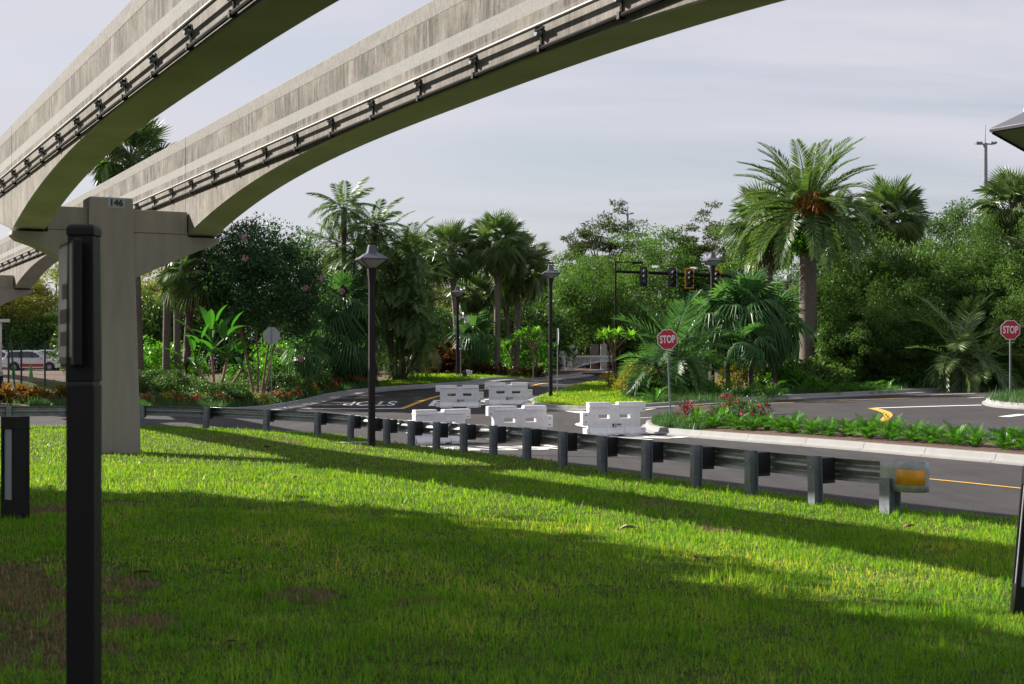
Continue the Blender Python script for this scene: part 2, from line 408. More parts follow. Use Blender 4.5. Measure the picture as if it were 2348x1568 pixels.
# leaves
L = {}
L['grass'] = leafmat('lawn_blade', (0.036, 0.165, 0.012), (0.110, 0.345, 0.026), (0.29, 0.42, 0.10), trans=0.44, tint=(3.7, 1.8, 0.8), patch=1.1, rough=0.6, spec=0.10)
L['grass_dry'] = leafmat('dry_blade', (0.12, 0.072, 0.040), (0.36, 0.25, 0.15), trans=0.25, tint=(1, 1, 0.8))
L['sabal'] = leafmat('sabal_frond', (0.045, 0.095, 0.030), (0.17, 0.225, 0.08), trans=0.36, rough=0.36, spec=0.5)
L['sabal_dead'] = leafmat('dead_frond', (0.11, 0.075, 0.04), (0.22, 0.16, 0.09), trans=0.2, tint=(1, 1, 0.8))
L['date'] = leafmat('date_frond', (0.038, 0.080, 0.028), (0.10, 0.155, 0.05), (0.20, 0.19, 0.04), trans=0.34, rough=0.38)
L['bright'] = leafmat('bright_leaf', (0.045, 0.16, 0.015), (0.13, 0.32, 0.03), trans=0.5, rough=0.35)
L['broad'] = leafmat('broad_leaf', (0.022, 0.058, 0.014), (0.072, 0.13, 0.030), trans=0.38, rough=0.4)
L['myrtle'] = leafmat('myrtle_leaf', (0.014, 0.042, 0.018), (0.042, 0.092, 0.034), trans=0.36, rough=0.4)
L['olive'] = leafmat('olive_green_leaf', (0.085, 0.10, 0.022), (0.22, 0.22, 0.05), trans=0.42, rough=0.5)
L['cypress'] = leafmat('fresh_green_leaf', (0.042, 0.105, 0.020), (0.13, 0.225, 0.042), trans=0.42, rough=0.5)
L['pine'] = leafmat('pine_needle', (0.028, 0.045, 0.018), (0.075, 0.095, 0.035), trans=0.25, rough=0.55)
L['bamboo'] = leafmat('bamboo_leaf', (0.036, 0.090, 0.020), (0.125, 0.21, 0.045), trans=0.40, rough=0.45)
L['paddle'] = leafmat('paddle_leaf', (0.015, 0.085, 0.012), (0.06, 0.22, 0.025), trans=0.4, rough=0.28, spec=0.5)
L['fan'] = leafmat('fan_leaf', (0.03, 0.085, 0.032), (0.085, 0.17, 0.06), trans=0.42, rough=0.36)
L['plume'] = leafmat('plumeria_leaf', (0.06, 0.20, 0.02), (0.22, 0.42, 0.05), trans=0.5, rough=0.35)
L['croton'] = leafmat('croton_leaf', (0.060, 0.030, 0.016), (0.22, 0.13, 0.03), (0.26, 0.32, 0.04), trans=0.35, tint=(1.2, 1.0, 0.6))
L['croton_dark'] = leafmat('rusty_croton_leaf', (0.055, 0.022, 0.014), (0.15, 0.065, 0.025), (0.22, 0.17, 0.04), trans=0.3, tint=(1.2, 1.0, 0.6))
L['yellow'] = leafmat('yellow_croton_leaf', (0.10, 0.15, 0.02), (0.48, 0.40, 0.03), trans=0.4, tint=(1.1, 1.0, 0.5))
L['red'] = leafmat('red_cordyline_leaf', (0.07, 0.010, 0.014), (0.19, 0.03, 0.034), trans=0.4, tint=(1.2, 0.9, 0.9))
L['cover'] = leafmat('ground_cover_leaf', (0.022, 0.065, 0.022), (0.075, 0.14, 0.05), trans=0.36, rough=0.4)
L['coontie'] = leafmat('coontie_leaf', (0.022, 0.105, 0.012), (0.10, 0.25, 0.025), trans=0.45, rough=0.35)

# ------------------------------------------------------------------ terrain
_cp = [(0,0,.62),(-5,0,.66),(5,0,.58),(0,7.6,.57),(-5,8,.63),(5,7,.48),(3.64,10.25,.42),(6.0,16.5,.31),(6.5,18.1,.24)]
for q in [(35,1190,14.5),(262,1040,30.3),(2040,1182,18.7),(1870,1160,20.0),(1595,1119,23.1),(1381,1086,26.5),(1208,1057,29.9),(1063,1038,33.8),
          (943,1026,37),(728,996,41.5),(472,983,44.7),(20,985,43),(326,980,44),(1537,950,54),(1050,933,66),(800,940,63),(622,912,72),(1257,912,66),(1340,882,86),
          (1047,865,80),(1300,854,100),(2315,912,56),(2347,890,72),(1900,907,65),(2010,936,52),(1480,981,47),(2347,1050,31),(1900,1014,37.5),
          (75,920,58),(985,1020,43.5),(1160,932.5,66),(1215,928,64),(1190,1003,44.5),(1400,997,44.7),(100,851,115),(1600,1000,42)]:
    p = at(*q); _cp.append((p.x, p.y, p.z))
_cp += [(20,95,1.2),(45,95,1.3),(0,130,1.6),(-20,100,1.1),(0,200,1.8),(-70,200,1.8),(80,200,1.8),(-70,0,.7),(70,0,.5),(70,60,.9),(-70,60,.9),(-35,20,.6),(0,-40,.7),(30,20,.2),(20,36,.25)]
_cp = np.array(_cp)
_P = _cp[:, :2] / 40.0
def _phi(r2): return 0.5 * r2 * np.log(r2 + 1e-9)
_n = len(_P)
_K = _phi(((_P[:, None] - _P[None]) ** 2).sum(-1)) + np.eye(_n) * 0.004
_A = np.zeros((_n + 3, _n + 3)); _A[:_n, :_n] = _K; _A[:_n, _n] = 1; _A[:_n, _n+1:] = _P; _A[_n, :_n] = 1; _A[_n+1:, :_n] = _P.T
_W = np.linalg.solve(_A, np.concatenate([_cp[:, 2], [0, 0, 0]]))
def gh(x, y):
    """ground height, for arrays"""
    x = np.clip(np.asarray(x, float), -75, 85) / 40.0; y = np.clip(np.asarray(y, float), -40, 190) / 40.0
    sh = x.shape; x = x.ravel(); y = y.ravel(); out = np.empty(len(x))
    for i in range(0, len(x), 40000):
        X = x[i:i+40000, None]; Y = y[i:i+40000, None]
        r2 = (X - _P[:, 0]) ** 2 + (Y - _P[:, 1]) ** 2
        out[i:i+40000] = _phi(r2) @ _W[:_n] + _W[_n] + X[:, 0] * _W[_n+1] + Y[:, 0] * _W[_n+2]
    return out.reshape(sh)
def g1(x, y): return float(gh(np.array([x]), np.array([y]))[0])
_Ds = np.concatenate([np.arange(4, 60, 0.1), np.arange(60, 200, 0.4)])
def gp(px, py, off=0.0):
    """where the ground is met at a picture position"""
    X = (px - CX) / F * _Ds; Z = EYE - (py - HY) / F * _Ds
    d = Z - (gh(X, _Ds) + off)
    k = np.where(d <= 0)[0]
    if len(k) == 0: i = len(_Ds) - 1; D = _Ds[i]
    else:
        i = max(k[0], 1); t = d[i-1] / (d[i-1] - d[i]); D = _Ds[i-1] + t * (_Ds[i] - _Ds[i-1])
    return ((px - CX) / F * D, D)
def on(px, D, off=0.0):
    """point on the ground below a picture column at distance D"""
    x = (px - CX) * D / F
    return Vector((x, D, g1(x, D) + off))

def inside(poly, x, y):
    P = np.array(poly); r = np.zeros(np.shape(x), bool); j = len(P) - 1
    for i in range(len(P)):
        c = ((P[i,1] > y) != (P[j,1] > y)) & (x < (P[j,0] - P[i,0]) * (y - P[i,1]) / (P[j,1] - P[i,1] + 1e-12) + P[i,0])
        r ^= c; j = i
    return r
def resample(pts, step, closed=False):
    P = [Vector(p[:2]) for p in pts]
    if closed: P.append(P[0])
    out = [P[0]]
    for a, b in zip(P, P[1:]):
        n = max(1, int(math.ceil((b - a).length / step)))
        out += [a.lerp(b, k / n) for k in range(1, n + 1)]
    if closed: out.pop()
    return out
def smooth_line(pts, it=2):
    P = [Vector(p[:2]) for p in pts]
    for _ in range(it):
        Q = [P[0]]
        for a, b in zip(P, P[1:]): Q += [a.lerp(b, .25), a.lerp(b, .75)]
        P = Q + [P[-1]]
    return P
def sheet(name, poly, m, off, cell=1.5, kind='structure', parent=None):
    b = resample(poly, cell, True)
    xs = [p.x for p in b]; ys = [p.y for p in b]
    gx, gy = np.meshgrid(np.arange(min(xs) + cell/2, max(xs), cell), np.arange(min(ys) + cell/2, max(ys), cell))
    gx = gx.ravel(); gy = gy.ravel(); k = inside([(p.x, p.y) for p in b], gx, gy)
    vs = [Vector((p.x, p.y)) for p in b] + [Vector((x, y)) for x, y in zip(gx[k], gy[k])]
    r = geometry.delaunay_2d_cdt(vs, [(i, (i+1) % len(b)) for i in range(len(b))], [], 1, 1e-4)
    co = np.array([(v.x, v.y) for v in r[0]]); z = gh(co[:, 0], co[:, 1]) + off
    me = bpy.data.meshes.new(name)
    fs = [tuple(f) if (co[f[1]] - co[f[0]])[0] * (co[f[2]] - co[f[0]])[1] - (co[f[1]] - co[f[0]])[1] * (co[f[2]] - co[f[0]])[0] > 0 else tuple(reversed(f)) for f in r[2]]
    me.from_pydata([(a, c, h) for (a, c), h in zip(co, z)], [], fs); me.materials.append(m)
    me.polygons.foreach_set('use_smooth', [True] * len(me.polygons))
    o = ob(name, me, parent)
    if kind: o['kind'] = kind
    return o

# base ground, out to the horizon
_gx = np.concatenate([[-900, -300, -120], np.arange(-76, 87, 2.0), [130, 300, 900]]); _gy = np.concatenate([[-400, -120], np.arange(-40, 192, 2.0), [260, 500, 1200]])
GX, GY = np.meshgrid(_gx, _gy); GZ = gh(GX, GY) - 0.10
nxg = len(_gx)
gme = bpy.data.meshes.new('ground')
gme.from_pydata(list(zip(GX.ravel(), GY.ravel(), GZ.ravel())), [], [(j*nxg+i, j*nxg+i+1, (j+1)*nxg+i+1, (j+1)*nxg+i) for j in range(len(_gy)-1) for i in range(nxg-1)])
gme.materials.append(M['soil'])
tag(ob('ground', gme), kind='structure')

# lawn edge along the road (behind the guard rail)
edge_px = [(-420,976),(0,976),(326,978),(472,981),(610,989),(728,994),(803,1001),(880,1014),(943,1022),(1000,1028),(1063,1035),(1131,1043),(1208,1052),(1290,1064),(1381,1079),
           (1482,1093),(1595,1109),(1722,1126),(1870,1146),(2060,1172),(2330,1193)]
edge = [gp(*q) for q in edge_px]
edge += [(8.6, 16.6), (14, 12.5), (26, 4), (45, -8)]
lawn_poly = edge + [(45, -30), (-60, -30), (-60, edge[0][1])]
lawn_poly_s = [(p.x, p.y) for p in smooth_line(edge, 1)] + [(45, -30), (-60, -30), (-60, edge[0][1])]
sheet('lawn', lawn_poly_s, M['lawn'], 0.02, 0.9)
road_poly = [(p.x, p.y) for p in smooth_line([(-60, edge[0][1])] + edge, 1)] + [(70, -20), (70, 100), (30, 112), (-5, 125), (-60, 100)]
sheet('road', road_poly, M['asphalt'], -0.05, 1.0)
sheet('parking_lot', [(-75, 84), (-24, 84), (-24, 140), (-75, 140)], M['asphalt'], 0.02, 2.5)

# ---- planted islands and verges, each raised by a kerb
left_px = [(0,937),(325,940),(480,940),(600,934),(660,925),(740,906),(800,897),(860,890),(930,885),(1000,881),(1110,874),(1250,865),(1330,858)]
left_line = smooth_line([(-60, 56)] + [gp(*q, 0.1) for q in left_px] + [(4.9, 98), (10, 110)], 1)
wedge_front_px = [(1212,921),(1250,930),(1330,934),(1480,929),(1700,914),(2000,899),(2347,881)]
wedge_front = [gp(*q, 0.1) for q in wedge_front_px] + [(34, 78), (48, 84), (66, 90)]
wedge_left_px = [(1212,919),(1240,906),(1300,893),(1440,866)]
wl_ = [gp(*q, 0.1) for q in wedge_left_px] + [(12.5, 108)]
wedge_line = smooth_line(list(reversed(wl_))[:-1] + wedge_front, 2)
isl_front_px = [(1478,970),(1486,979),(1520,985),(1700,999),(1900,1013),(2100,1030),(2347,1050)]
isl_front = [gp(*q, 0.1) for q in isl_front_px] + [(14.5, 20), (20, 8)]
isl_back = [gp(*q, 0.1) for q in [(1482,965),(1520,957),(1800,972),(2050,993),(2347,1012)]] + [(17.5, 24), (23, 10)]
isl_poly = smooth_line(list(reversed(isl_back)) + isl_front, 1)
ri_px = [(2470,898),(2347,903),(2285,906),(2256,913),(2262,920),(2300,926),(2400,931),(2520,936)]
ri_poly = smooth_line([gp(*q, 0.1) for q in ri_px], 2)

def offset_line(line, d):
    out = []
    for i, p in enumerate(line):
        t = (line[min(i+1, len(line)-1)] - line[max(i-1, 0)]).normalized()
        out.append(p + Vector((-t.y, t.x)) * d)
    return out
def kerb(name, line, side, gutter=0.35, length=3.0, top=0.24, m=None, reach=None):
    """poured kerb in sections with joints; side = +1 when the raised ground lies left of the line"""
    root = bpy.data.objects.new(name, None); link(root); tag(root, kind='structure')
    P = resample(line, 0.75); prof = [(-gutter, -0.08), (-gutter, -0.012), (-0.02, 0.012), (0.0, 0.03), (0.03, 0.135), (0.055, 0.15), (top, 0.152), (top, -0.05)]
    per = max(1, int(length / 0.75))
    for s in range(0, len(P) - 1, per):
        seg = P[s:s + per + 1]
        if len(seg) < 2: continue
        c = sum(seg, Vector((0, 0))) / len(seg)
        if reach and not reach(c): continue
        rings = []
        for i, p in enumerate(seg):
            k = s + i
            t = (P[min(k+1, len(P)-1)] - P[max(k-1, 0)]).normalized(); nn = Vector((-t.y, t.x)) * side
            q = p + t * (0.008 if i == 0 else (-0.008 if i == len(seg) - 1 else 0))
            z = g1(q.x, q.y)
            rings.append([(q.x + nn.x * a, q.y + nn.y * a, z + h) for a, h in prof])
        MB().loft(rings).build('kerb_section', m or M['kerb'], root)
    return root
kerb('kerb', left_line, 1, 0.75)
kerb('kerb', wedge_line, 1, 0.45)
kerb('kerb', [p for p in isl_poly], 1, 0.12)
kerb('kerb', ri_poly, 1, 0.12)

_kl = [(CX + p.x / p.y * F, p.y) for p in left_line if p.y < 112]
def kd(px):
    """distance of the left kerb below a picture column"""
    best = 0.0
    for (a, da), (b, db) in zip(_kl, _kl[1:]):
        if min(a, b) <= px <= max(a, b): best = max(best, da + (db - da) * (px - a) / (b - a + 1e-9))
    return best
def behind(px, D, gap): return max(D, kd(px) + gap) if px < 1262 else D
def raised(name, line, m, off=0.11, inset=0.10, close=None, cell=1.5):
    pts = [(p.x, p.y) for p in offset_line(line, inset)] + (close or [])
    return sheet(name, pts, m, off, cell)
bed_left = [(p.x, p.y) for p in offset_line(left_line, 0.10)] + [(-5, 135), (-60, 135)]
sheet('planting_bed', bed_left, M['mulch'], 0.11, 1.5)
bed_wedge = [(p.x, p.y) for p in offset_line(wedge_line, 0.10)] + [(66, 125), (14, 125)]
sheet('planting_bed', bed_wedge, M['mulch'], 0.11, 1.5)
raised('planting_bed', isl_poly, M['mulch'], cell=1.0)
raised('planting_bed', ri_poly, M['mulch'], cell=1.0)
# grass verges lying on the beds
v1 = [gp(*q, 0.13) for q in [(862,886),(935,881),(1005,877),(1110,870),(1250,861),(1262,856),(1180,848),(1110,846),(1000,853),(930,864),(868,872)]]
verge_a = smooth_line(v1 + [v1[0]], 1)[:-1]
sheet('verge_lawn', [(p.x, p.y) for p in verge_a], M['lawn'], 0.135, 1.0)
v2 = [gp(*q, 0.13) for q in [(1219,919),(1250,926),(1330,930),(1478,925),(1560,918),(1500,908),(1425,900),(1422,888),(1440,872),(1432,868),(1300,890),(1245,904)]]
verge_b = smooth_line(v2 + [v2[0]], 1)[:-1]
sheet('verge_lawn', [(p.x, p.y) for p in verge_b], M['lawn'], 0.135, 1.0)
v3 = [(-75, 72), (-22, 70), (-22, 82), (-75, 82)]
sheet('verge_lawn', v3, M['lawn'], 0.135, 1.5)

# ------------------------------------------------------------------ road markings
def stripe(px, width, m, name, label, cat='road marking', off=-0.04, world_pts=None, group=None):
    pts = world_pts or [gp(*q, -0.05) for q in px]
    line = resample(smooth_line(pts, 2) if len(pts) > 2 else pts, 0.6)
    vs = []; fs = []
    for i, p in enumerate(line):
        t = (line[min(i+1, len(line)-1)] - line[max(i-1, 0)]).normalized(); nn = Vector((-t.y, t.x)) * width / 2
        for q in (p + nn, p - nn): vs.append((q.x, q.y, g1(q.x, q.y) + off))
    fs = [(2*i, 2*i+1, 2*i+3, 2*i+2) for i in range(len(line) - 1)]
    o = MB().add(vs, fs).build(name, m)
    return tag(o, label, cat, group)
stripe([(690,936.5),(926,936.5)], 0.42, M['white_paint'], 'stop_line', 'white stop line painted in front of the upside-down STOP lettering')
stripe([(924,936),(957,922),(1009,906),(1110,893)], 0.26, M['yellow_paint'], 'lane_line', 'yellow centre line curving away behind the left white barrier')
stripe([(1215,886),(1330,876),(1450,866)], 0.22, M['yellow_paint'], 'lane_line', 'far yellow centre line passing behind the second lamp post towards the gate')
stripe([(2090,1094),(2347,1121)], 0.12, M['yellow_paint'], 'lane_line', 'yellow line on the near lane beside the guard rail end',
       world_pts=[gp(1700,1060,-.05), gp(2117,1097,-.05), gp(2347,1121,-.05), (11.2, 18.5), (16, 10)])
stripe([(2002,936),(2250,929)], 0.30, M['white_paint'], 'stop_line', 'white stop line ending at the small kerbed island on the right')
stripe([(1998,936),(2030,944),(2038,953),(2024,966),(2030,978)], 0.30, M['yellow_paint'], 'lane_line', 'short zigzag yellow line behind the row of low palms')
stripe([(1430,939.5),(1700,928),(2000,916),(2266,906)], 0.14, M['yellow_paint'], 'lane_line', 'thin yellow line running along the far road behind the island')
stripe([(2098,907),(2237,902)], 0.20, M['white_paint'], 'lane_dash', 'white dash on the far lane below the hedge')
stripe([(2222,912.5),(2288,909.5)], 0.25, M['white_paint'], 'lane_dash', 'short white bar touching the tip of the right kerbed island')
stripe([(1262,937),(1300,941),(1350,948)], 0.5, M['white_paint'], 'lane_line', 'pale wedge line leaving the island kerb between the two front barriers')
stripe([(1500,937),(1418,948)], 0.20, M['white_paint'], 'lane_line', 'pale diagonal line behind the right front barrier')
stripe([(1495,957),(1405,962),(1318,970),(1330,978),(1400,984)], 0.16, M['white_paint'], 'lane_line', 'white angled line showing left of the right front barrier')
stripe([(560,989),(620,988),(690,990),(760,998),(800,1006)], 0.14, M['white_paint'], 'lane_line', 'white edge line hugging the lawn behind the guard rail')
stripe([(2300,956),(2347,950)], 0.4, M['white_paint'], 'lane_dash', 'white mark at the right edge behind the low palms')
stripe([(1530,950),(1650,962)], 0.3, M['white_paint'], 'lane_dash', 'white stripe hidden partly behind the rose bushes', world_pts=[gp(1690,955,-.05), gp(1560,957,-.05)])

def road_text(body, c, up, h, w, label):
    """lettering lying on the road: c centre, up = reading direction, h/w overall size in metres"""
    me = text_mesh(body, 1.0, M['white_paint'], bold=0.012)
    co = np.array([v.co[:] for v in me.vertices]); mn = co.min(0); mxx = co.max(0)
    u = Vector(up).normalized(); r = Vector((u.y, -u.x))
    for v in me.vertices:
        a = (v.co.x - (mn[0]+mxx[0])/2) / (mxx[0]-mn[0]) * w; b2 = (v.co.y - (mn[1]+mxx[1])/2) / (mxx[1]-mn[1]) * h
        p = Vector(c[:2]) + r * a + u * b2
        v.co = (p.x, p.y, g1(p.x, p.y) - 0.036)
    o = ob('road_lettering', me)
    return tag(o, label, 'road lettering')
sA = gp(842, 931, -.05)
road_text('STOP', (sA[0], sA[1] + 1.3), (0, -1), 2.2, 2.5, 'STOP lettering upside down on the road beside the near lamp post')
bA = gp(1060, 930, -.05)
road_text('BUS', (bA[0] - 0.02, bA[1] + 1.2), (0.05, 1), 2.6, 3.1, 'BUS lettering on the road under the two far barriers')
tA = gp(1165, 1028, -.05); dirn = Vector((-0.42, 0.91))
road_text('BUSES', (tA[0] + 0.1, tA[1]), dirn, 3.2, 4.4, 'BUSES lettering on the near lane seen under the guard rail')
tB = gp(1300, 1024, -.05)
tC = gp(1460, 1002, -.05)
road_text('ONLY', (tC[0], tC[1]), dirn, 3.6, 3.0, 'ONLY lettering on the lane in front of the right barrier')

# ------------------------------------------------------------------ monorail
BD = Vector((0.4540, -0.8910, 0)); BP = Vector((0.8910, 0.4540, 0))   # along the beams (towards us) and across them
ANG = math.atan2(BD.y, BD.x)
Z_TOP, SPAN = 7.12, 26.5
def depth(s):
    u = abs((s % SPAN) - SPAN / 2) / (SPAN / 2)
    return 1.32 + 0.88 * u ** 2.8
RAILZ, CONZ = -1.02, -1.275
def monorail(P0, label, s0, s1):
    """P0: where the near flank crosses the pylon line; local x along the beam, y across (away from us), z from the top"""
    root = thing('monorail_beam', (P0.x, P0.y, Z_TOP), label, 'monorail beam', 'monorail beams', ANG)
    a = s0
    while a < s1 - 0.1:
        b = (math.floor(a / SPAN + 1e-6) + 1) * SPAN
        n = 60; rings = []
        for i in range(n + 1):
            s = a + 0.015 + (b - a - 0.03) * i / n; h = depth(min(max(s, a + 0.02), b - 0.02))
            rings.append([(s, 0.02, 0), (s, 0.0, -0.02), (s, 0.0, -0.235), (s, 0.007, -0.245), (s, 0.007, -h + 0.02), (s, 0.027, -h), (s, 0.633, -h), (s, 0.653, -h + 0.02), (s, 0.653, -0.245), (s, 0.66, -0.235), (s, 0.66, -0.02), (s, 0.64, 0)])
        MB().loft(rings).build('beam_span', M['beam'], root)
        a = b
    MB().tube([(s0, -0.085, RAILZ), (s1, -0.085, RAILZ)], 0.024, 8).build('power_rail', M['rail_steel'], root)
    lim = lambda s: max(CONZ, -depth(s) + 0.06)
    path = [(s0 + (s1 - s0) * i / 60, -0.036, CONZ) for i in range(61)]
    MB().tube(path, 0.027, 7).build('conduit', M['conduit'], root)
    bk = MB().box((0, -0.008, -0.12), (0.04, 0.014, 0.28)).box((0.0, -0.045, -0.02), (0.03, 0.08, 0.03)).box((0.10, -0.085, -0.05), (0.22, 0.02, 0.02)).mesh('bracket', M['conduit'])
    ins = MB().tube([(0, -0.014, -0.07), (0, -0.05, -0.07), (0, -0.055, -0.07), (0, -0.085, -0.07)], [0.035, 0.035, 0.05, 0.04], 8).mesh('insulator', M['insulator'])
    clamp = MB().box((0, -0.035, 0), (0.05, 0.07, 0.075)).mesh('conduit_clamp', M['black_paint'])
    s = s0 + 0.9
    while s < s1:
        k = ob('bracket', bk, root, (s, 0, RAILZ)); ob('insulator', ins, k)
        ob('conduit_clamp', clamp, root, (s + 0.03, 0, CONZ))
        s += 1.76
    return root
PB = Vector((-7.12, 31.0, 0)); PA = PB - BP * 3.61
monorail(PB, 'weathered concrete monorail beam on the right, reaching the top edge past the middle', -3 * SPAN, SPAN)
monorail(PA, 'weathered concrete monorail beam on the left, leaving through the top left corner', -3 * SPAN, SPAN)
def pylon(k, label, number):
    c = PB + BP * (-1.475) - BD * (k * SPAN)
    gz = g1(c.x, c.y) - 0.15
    root = thing('monorail_pylon', (c.x, c.y, gz), label, 'pylon', 'monorail pylons', ANG + PI / 2)   # local x across the beams, -y faces us
    top = 5.68 - gz
    MB().loft([[(-w - 0.18, -t, z), (w - 0.18, -t, z), (w - 0.18, t, z), (-w - 0.18, t, z)] for z, w, t in ((0, 0.60, 0.46), (top - 0.02, 0.45, 0.36), (top, 0.43, 0.34))]).build('column', M['tan_paint'], root, bevel=0.02)
    z0, z1, zs = 4.98 - gz, 5.45 - gz, 4.905 - gz
    for sgn in (-1, 1):
        MB().box((sgn * (0.25 + 1.455) / 2, 0, (z0 + z1) / 2), (1.20, 0.50, z1 - z0)).build('crossarm', M['tan_paint'], root, bevel=0.01)
        MB().box((sgn * 0.86, 0, z0 + 0.005), (1.19, 0.60, 0.035)).build('ledge', M['tan_paint'], root)
        pr = [(0.25, z0 - 0.02), (1.46, z0 - 0.02), (1.46, zs), (2.16, zs), (2.16, zs - 0.07), (2.05, zs - 0.17), (1.75, zs - 0.27), (0.25, zs - 0.95)]
        MB().prism([(sgn * a, b) for a, b in pr], -0.29, 0.29).build('bracket_arm', M['tan_paint'], root, bevel=0.012)
        MB().box((sgn * 1.80, 0, zs + 0.008), (0.5, 0.5, 0.03)).build('bearing_pad', M['conduit'], root)
    if number:
        pl = MB().box((-0.08, -0.366, top - 0.12), (0.36, 0.006, 0.21)).build('number_plate', mat('blue_grey_plate', (0.34, 0.40, 0.42), 0.5, var=0.2, vscale=20), root)
        t = ob('plate_number', text_mesh(number, 0.19, M['ink'], 0.002, bold=0.008), pl, (-0.08, -0.3715, top - 0.12), (PI/2, 0, 0))
    return root
pylon(0, 'tall tan concrete pylon with number plate 146 standing on the lawn', '146')
pylon(1, 'far monorail pylon at the left edge behind the numbered pylon', None)

# ------------------------------------------------------------------ guard rail
post_px = [(-128,985,42.6),(20,984,43.2),(172,981,43.8),(326,980,44.3),(472,983,44.4),(610,991,43.4),(728,996,42.0),(803,1003,40.6),(850,1011,39.2),(887,1018,38.0),(943,1025,36.6),(1000,1031,35.2),(1063,1038,33.6),(1131,1047,31.8),
           (1208,1057,30.0),(1290,1070,28.2),(1381,1086,26.4),(1482,1102,24.8),(1595,1120,23.1),(1722,1141,21.5),(1870,1163,20.0)]
gpts = [Vector(((a - CX) * D / F, D)) for a, b, D in post_px]
end_pt = Vector(((2040 - CX) * 18.6 / F, 18.6))
ROOT = thing('guard_rail', (gpts[8].x, gpts[8].y, g1(*gpts[8])), 'galvanised steel guard rail on dark posts curving along the lawn edge', 'guard rail')
base = Vector(ROOT.location)
def rel(p): return Vector(p) - base
pl_all = gpts + [end_pt]
POST_H = 0.70
ibeam = MB()
for dy in (-0.07, 0.07): ibeam.box((0, dy, 0.25), (0.15, 0.011, 1.0))
ibeam.box((0, 0, 0.25), (0.008, 0.131, 1.0))
ib_me = ibeam.mesh('post', M['galv_dull'])
bl_me = MB().box((0, 0.176, 0.545), (0.185, 0.20, 0.36)).mesh('blockout', M['block'])
bolt_me = MB().tube([(0, 0, 0), (0, -0.03, 0)], 0.02, 6).mesh('bolt', M['galv'])
tops = []
for i, p in enumerate(pl_all):
    t = (pl_all[min(i+1, len(pl_all)-1)] - pl_all[max(i-1, 0)]).normalized()
    nn = Vector((-t.y, t.x))
    if nn.y < 0 and abs(nn.y) > 0.05: nn = -nn
    if i > 7 and nn.x < 0: nn = -nn
    ang = math.atan2(nn.y, nn.x) - PI / 2
    z = g1(p.x, p.y)
    tops.append((p, nn, z))
    if i == len(pl_all) - 1: continue
    po = ob('post', ib_me, ROOT, rel((p.x, p.y, z - 0.05)), (R(random.uniform(-1.5, 1.5)), R(random.uniform(-2, 2)), ang + R(random.uniform(-4, 4))))
    ob('blockout', bl_me, po); ob('bolt', bolt_me, po, (0.03, -0.07, 0.60))
prof = [(-0.02, 0.155), (0.0, 0.15), (0.012, 0.135), (0.068, 0.105), (0.08, 0.085), (0.08, 0.065), (0.068, 0.045), (0.006, 0.012), (0.0, 0.0), (0.006, -0.012), (0.068, -0.045), (0.08, -0.065), (0.08, -0.085), (0.068, -0.105), (0.012, -0.135), (0.0, -0.15), (-0.02, -0.155)]
def rail_ring(p, nn, z):
    c = p + nn * 0.278
    return [(c.x + nn.x * a - base.x, c.y + nn.y * a - base.y, z + 0.52 + h - base.z) for a, h in prof]
for i in range(0, len(tops) - 1, 2):
    seg = tops[i:i + 3]
    if len(seg) < 2: break
    rings = []
    for (p, nn, z), (p2, n2, z2) in zip(seg, seg[1:]):
        for k in range(4):
            f = k / 4; rings.append(rail_ring(p.lerp(p2, f), nn.lerp(n2, f).normalized(), z + (z2 - z) * f))
    rings.append(rail_ring(*seg[-1]))
    nr = len(prof); vs = [q for r in rings for q in r]
    o = MB().add(vs, [(a*nr+j, a*nr+j+1, (a+1)*nr+j+1, (a+1)*nr+j) for a in range(len(rings)-1) for j in range(nr-1)]).build('rail_panel', M['galv'], ROOT, smooth=True)
    so = o.modifiers.new('thickness', 'SOLIDIFY'); so.thickness = 0.005
# end terminal with amber sheeting
ep, en, ez = tops[-1]
et = (pl_all[-1] - pl_all[-2]).normalized()
po = ob('post', ib_me, ROOT, rel((ep.x, ep.y, ez - 0.05)), (0, 0, math.atan2(en.y, en.x) - PI / 2), (1.3, 1.3, 0.72))
rings = []
wrap = [(-0.32, 0.30, 0.15), (-0.27, 0.31, 0.175), (-0.22, 0.315, 0.19), (0.10, 0.33, 0.195), (0.30, 0.33, 0.195), (0.42, 0.28, 0.195), (0.46, 0.17, 0.195), (0.42, 0.05, 0.195), (0.30, -0.02, 0.195), (0.10, -0.03, 0.195), (-0.16, -0.02, 0.195), (-0.22, 0.02, 0.175), (-0.26, 0.22, 0.10)]
for a, b, h in wrap:
    c = ep + et * a + en * b
    rings.append([(c.x - base.x, c.y - base.y, ez + 0.52 + k * h - base.z) for k in (1, 0.5, -0.5, -1)])
vs = [q for r in rings for q in r]
buf = MB().add(vs, [(a*4+j, a*4+j+1, (a+1)*4+j+1, (a+1)*4+j) for a in range(len(rings)-1) for j in range(3)]).build('end_terminal', mat('buffer_steel', (0.36, 0.385, 0.39), 0.5, 0.5, var=0.3, vscale=5), ROOT, smooth=True)
so = buf.modifiers.new('thickness', 'SOLIDIFY'); so.thickness = 0.006; so.offset = 0
rr = []
for a, b in ((0.16, -0.037), (0.30, -0.030), (0.428, 0.042), (0.472, 0.17)):
    c = ep + et * a + en * b
    rr.append([(c.x - base.x, c.y - base.y, ez + 0.52 + k - base.z) for k in (0.10, -0.10)])
ao = MB().add([q for r in rr for q in r], [(0,1,3,2),(2,3,5,4),(4,5,7,6)]).build('amber_sheet', M['orange_sheet'], buf, smooth=True)
so = ao.modifiers.new('thickness', 'SOLIDIFY'); so.thickness = 0.004; so.offset = 0
tag(ao, label='amber reflective sheet wrapped on the buffer')
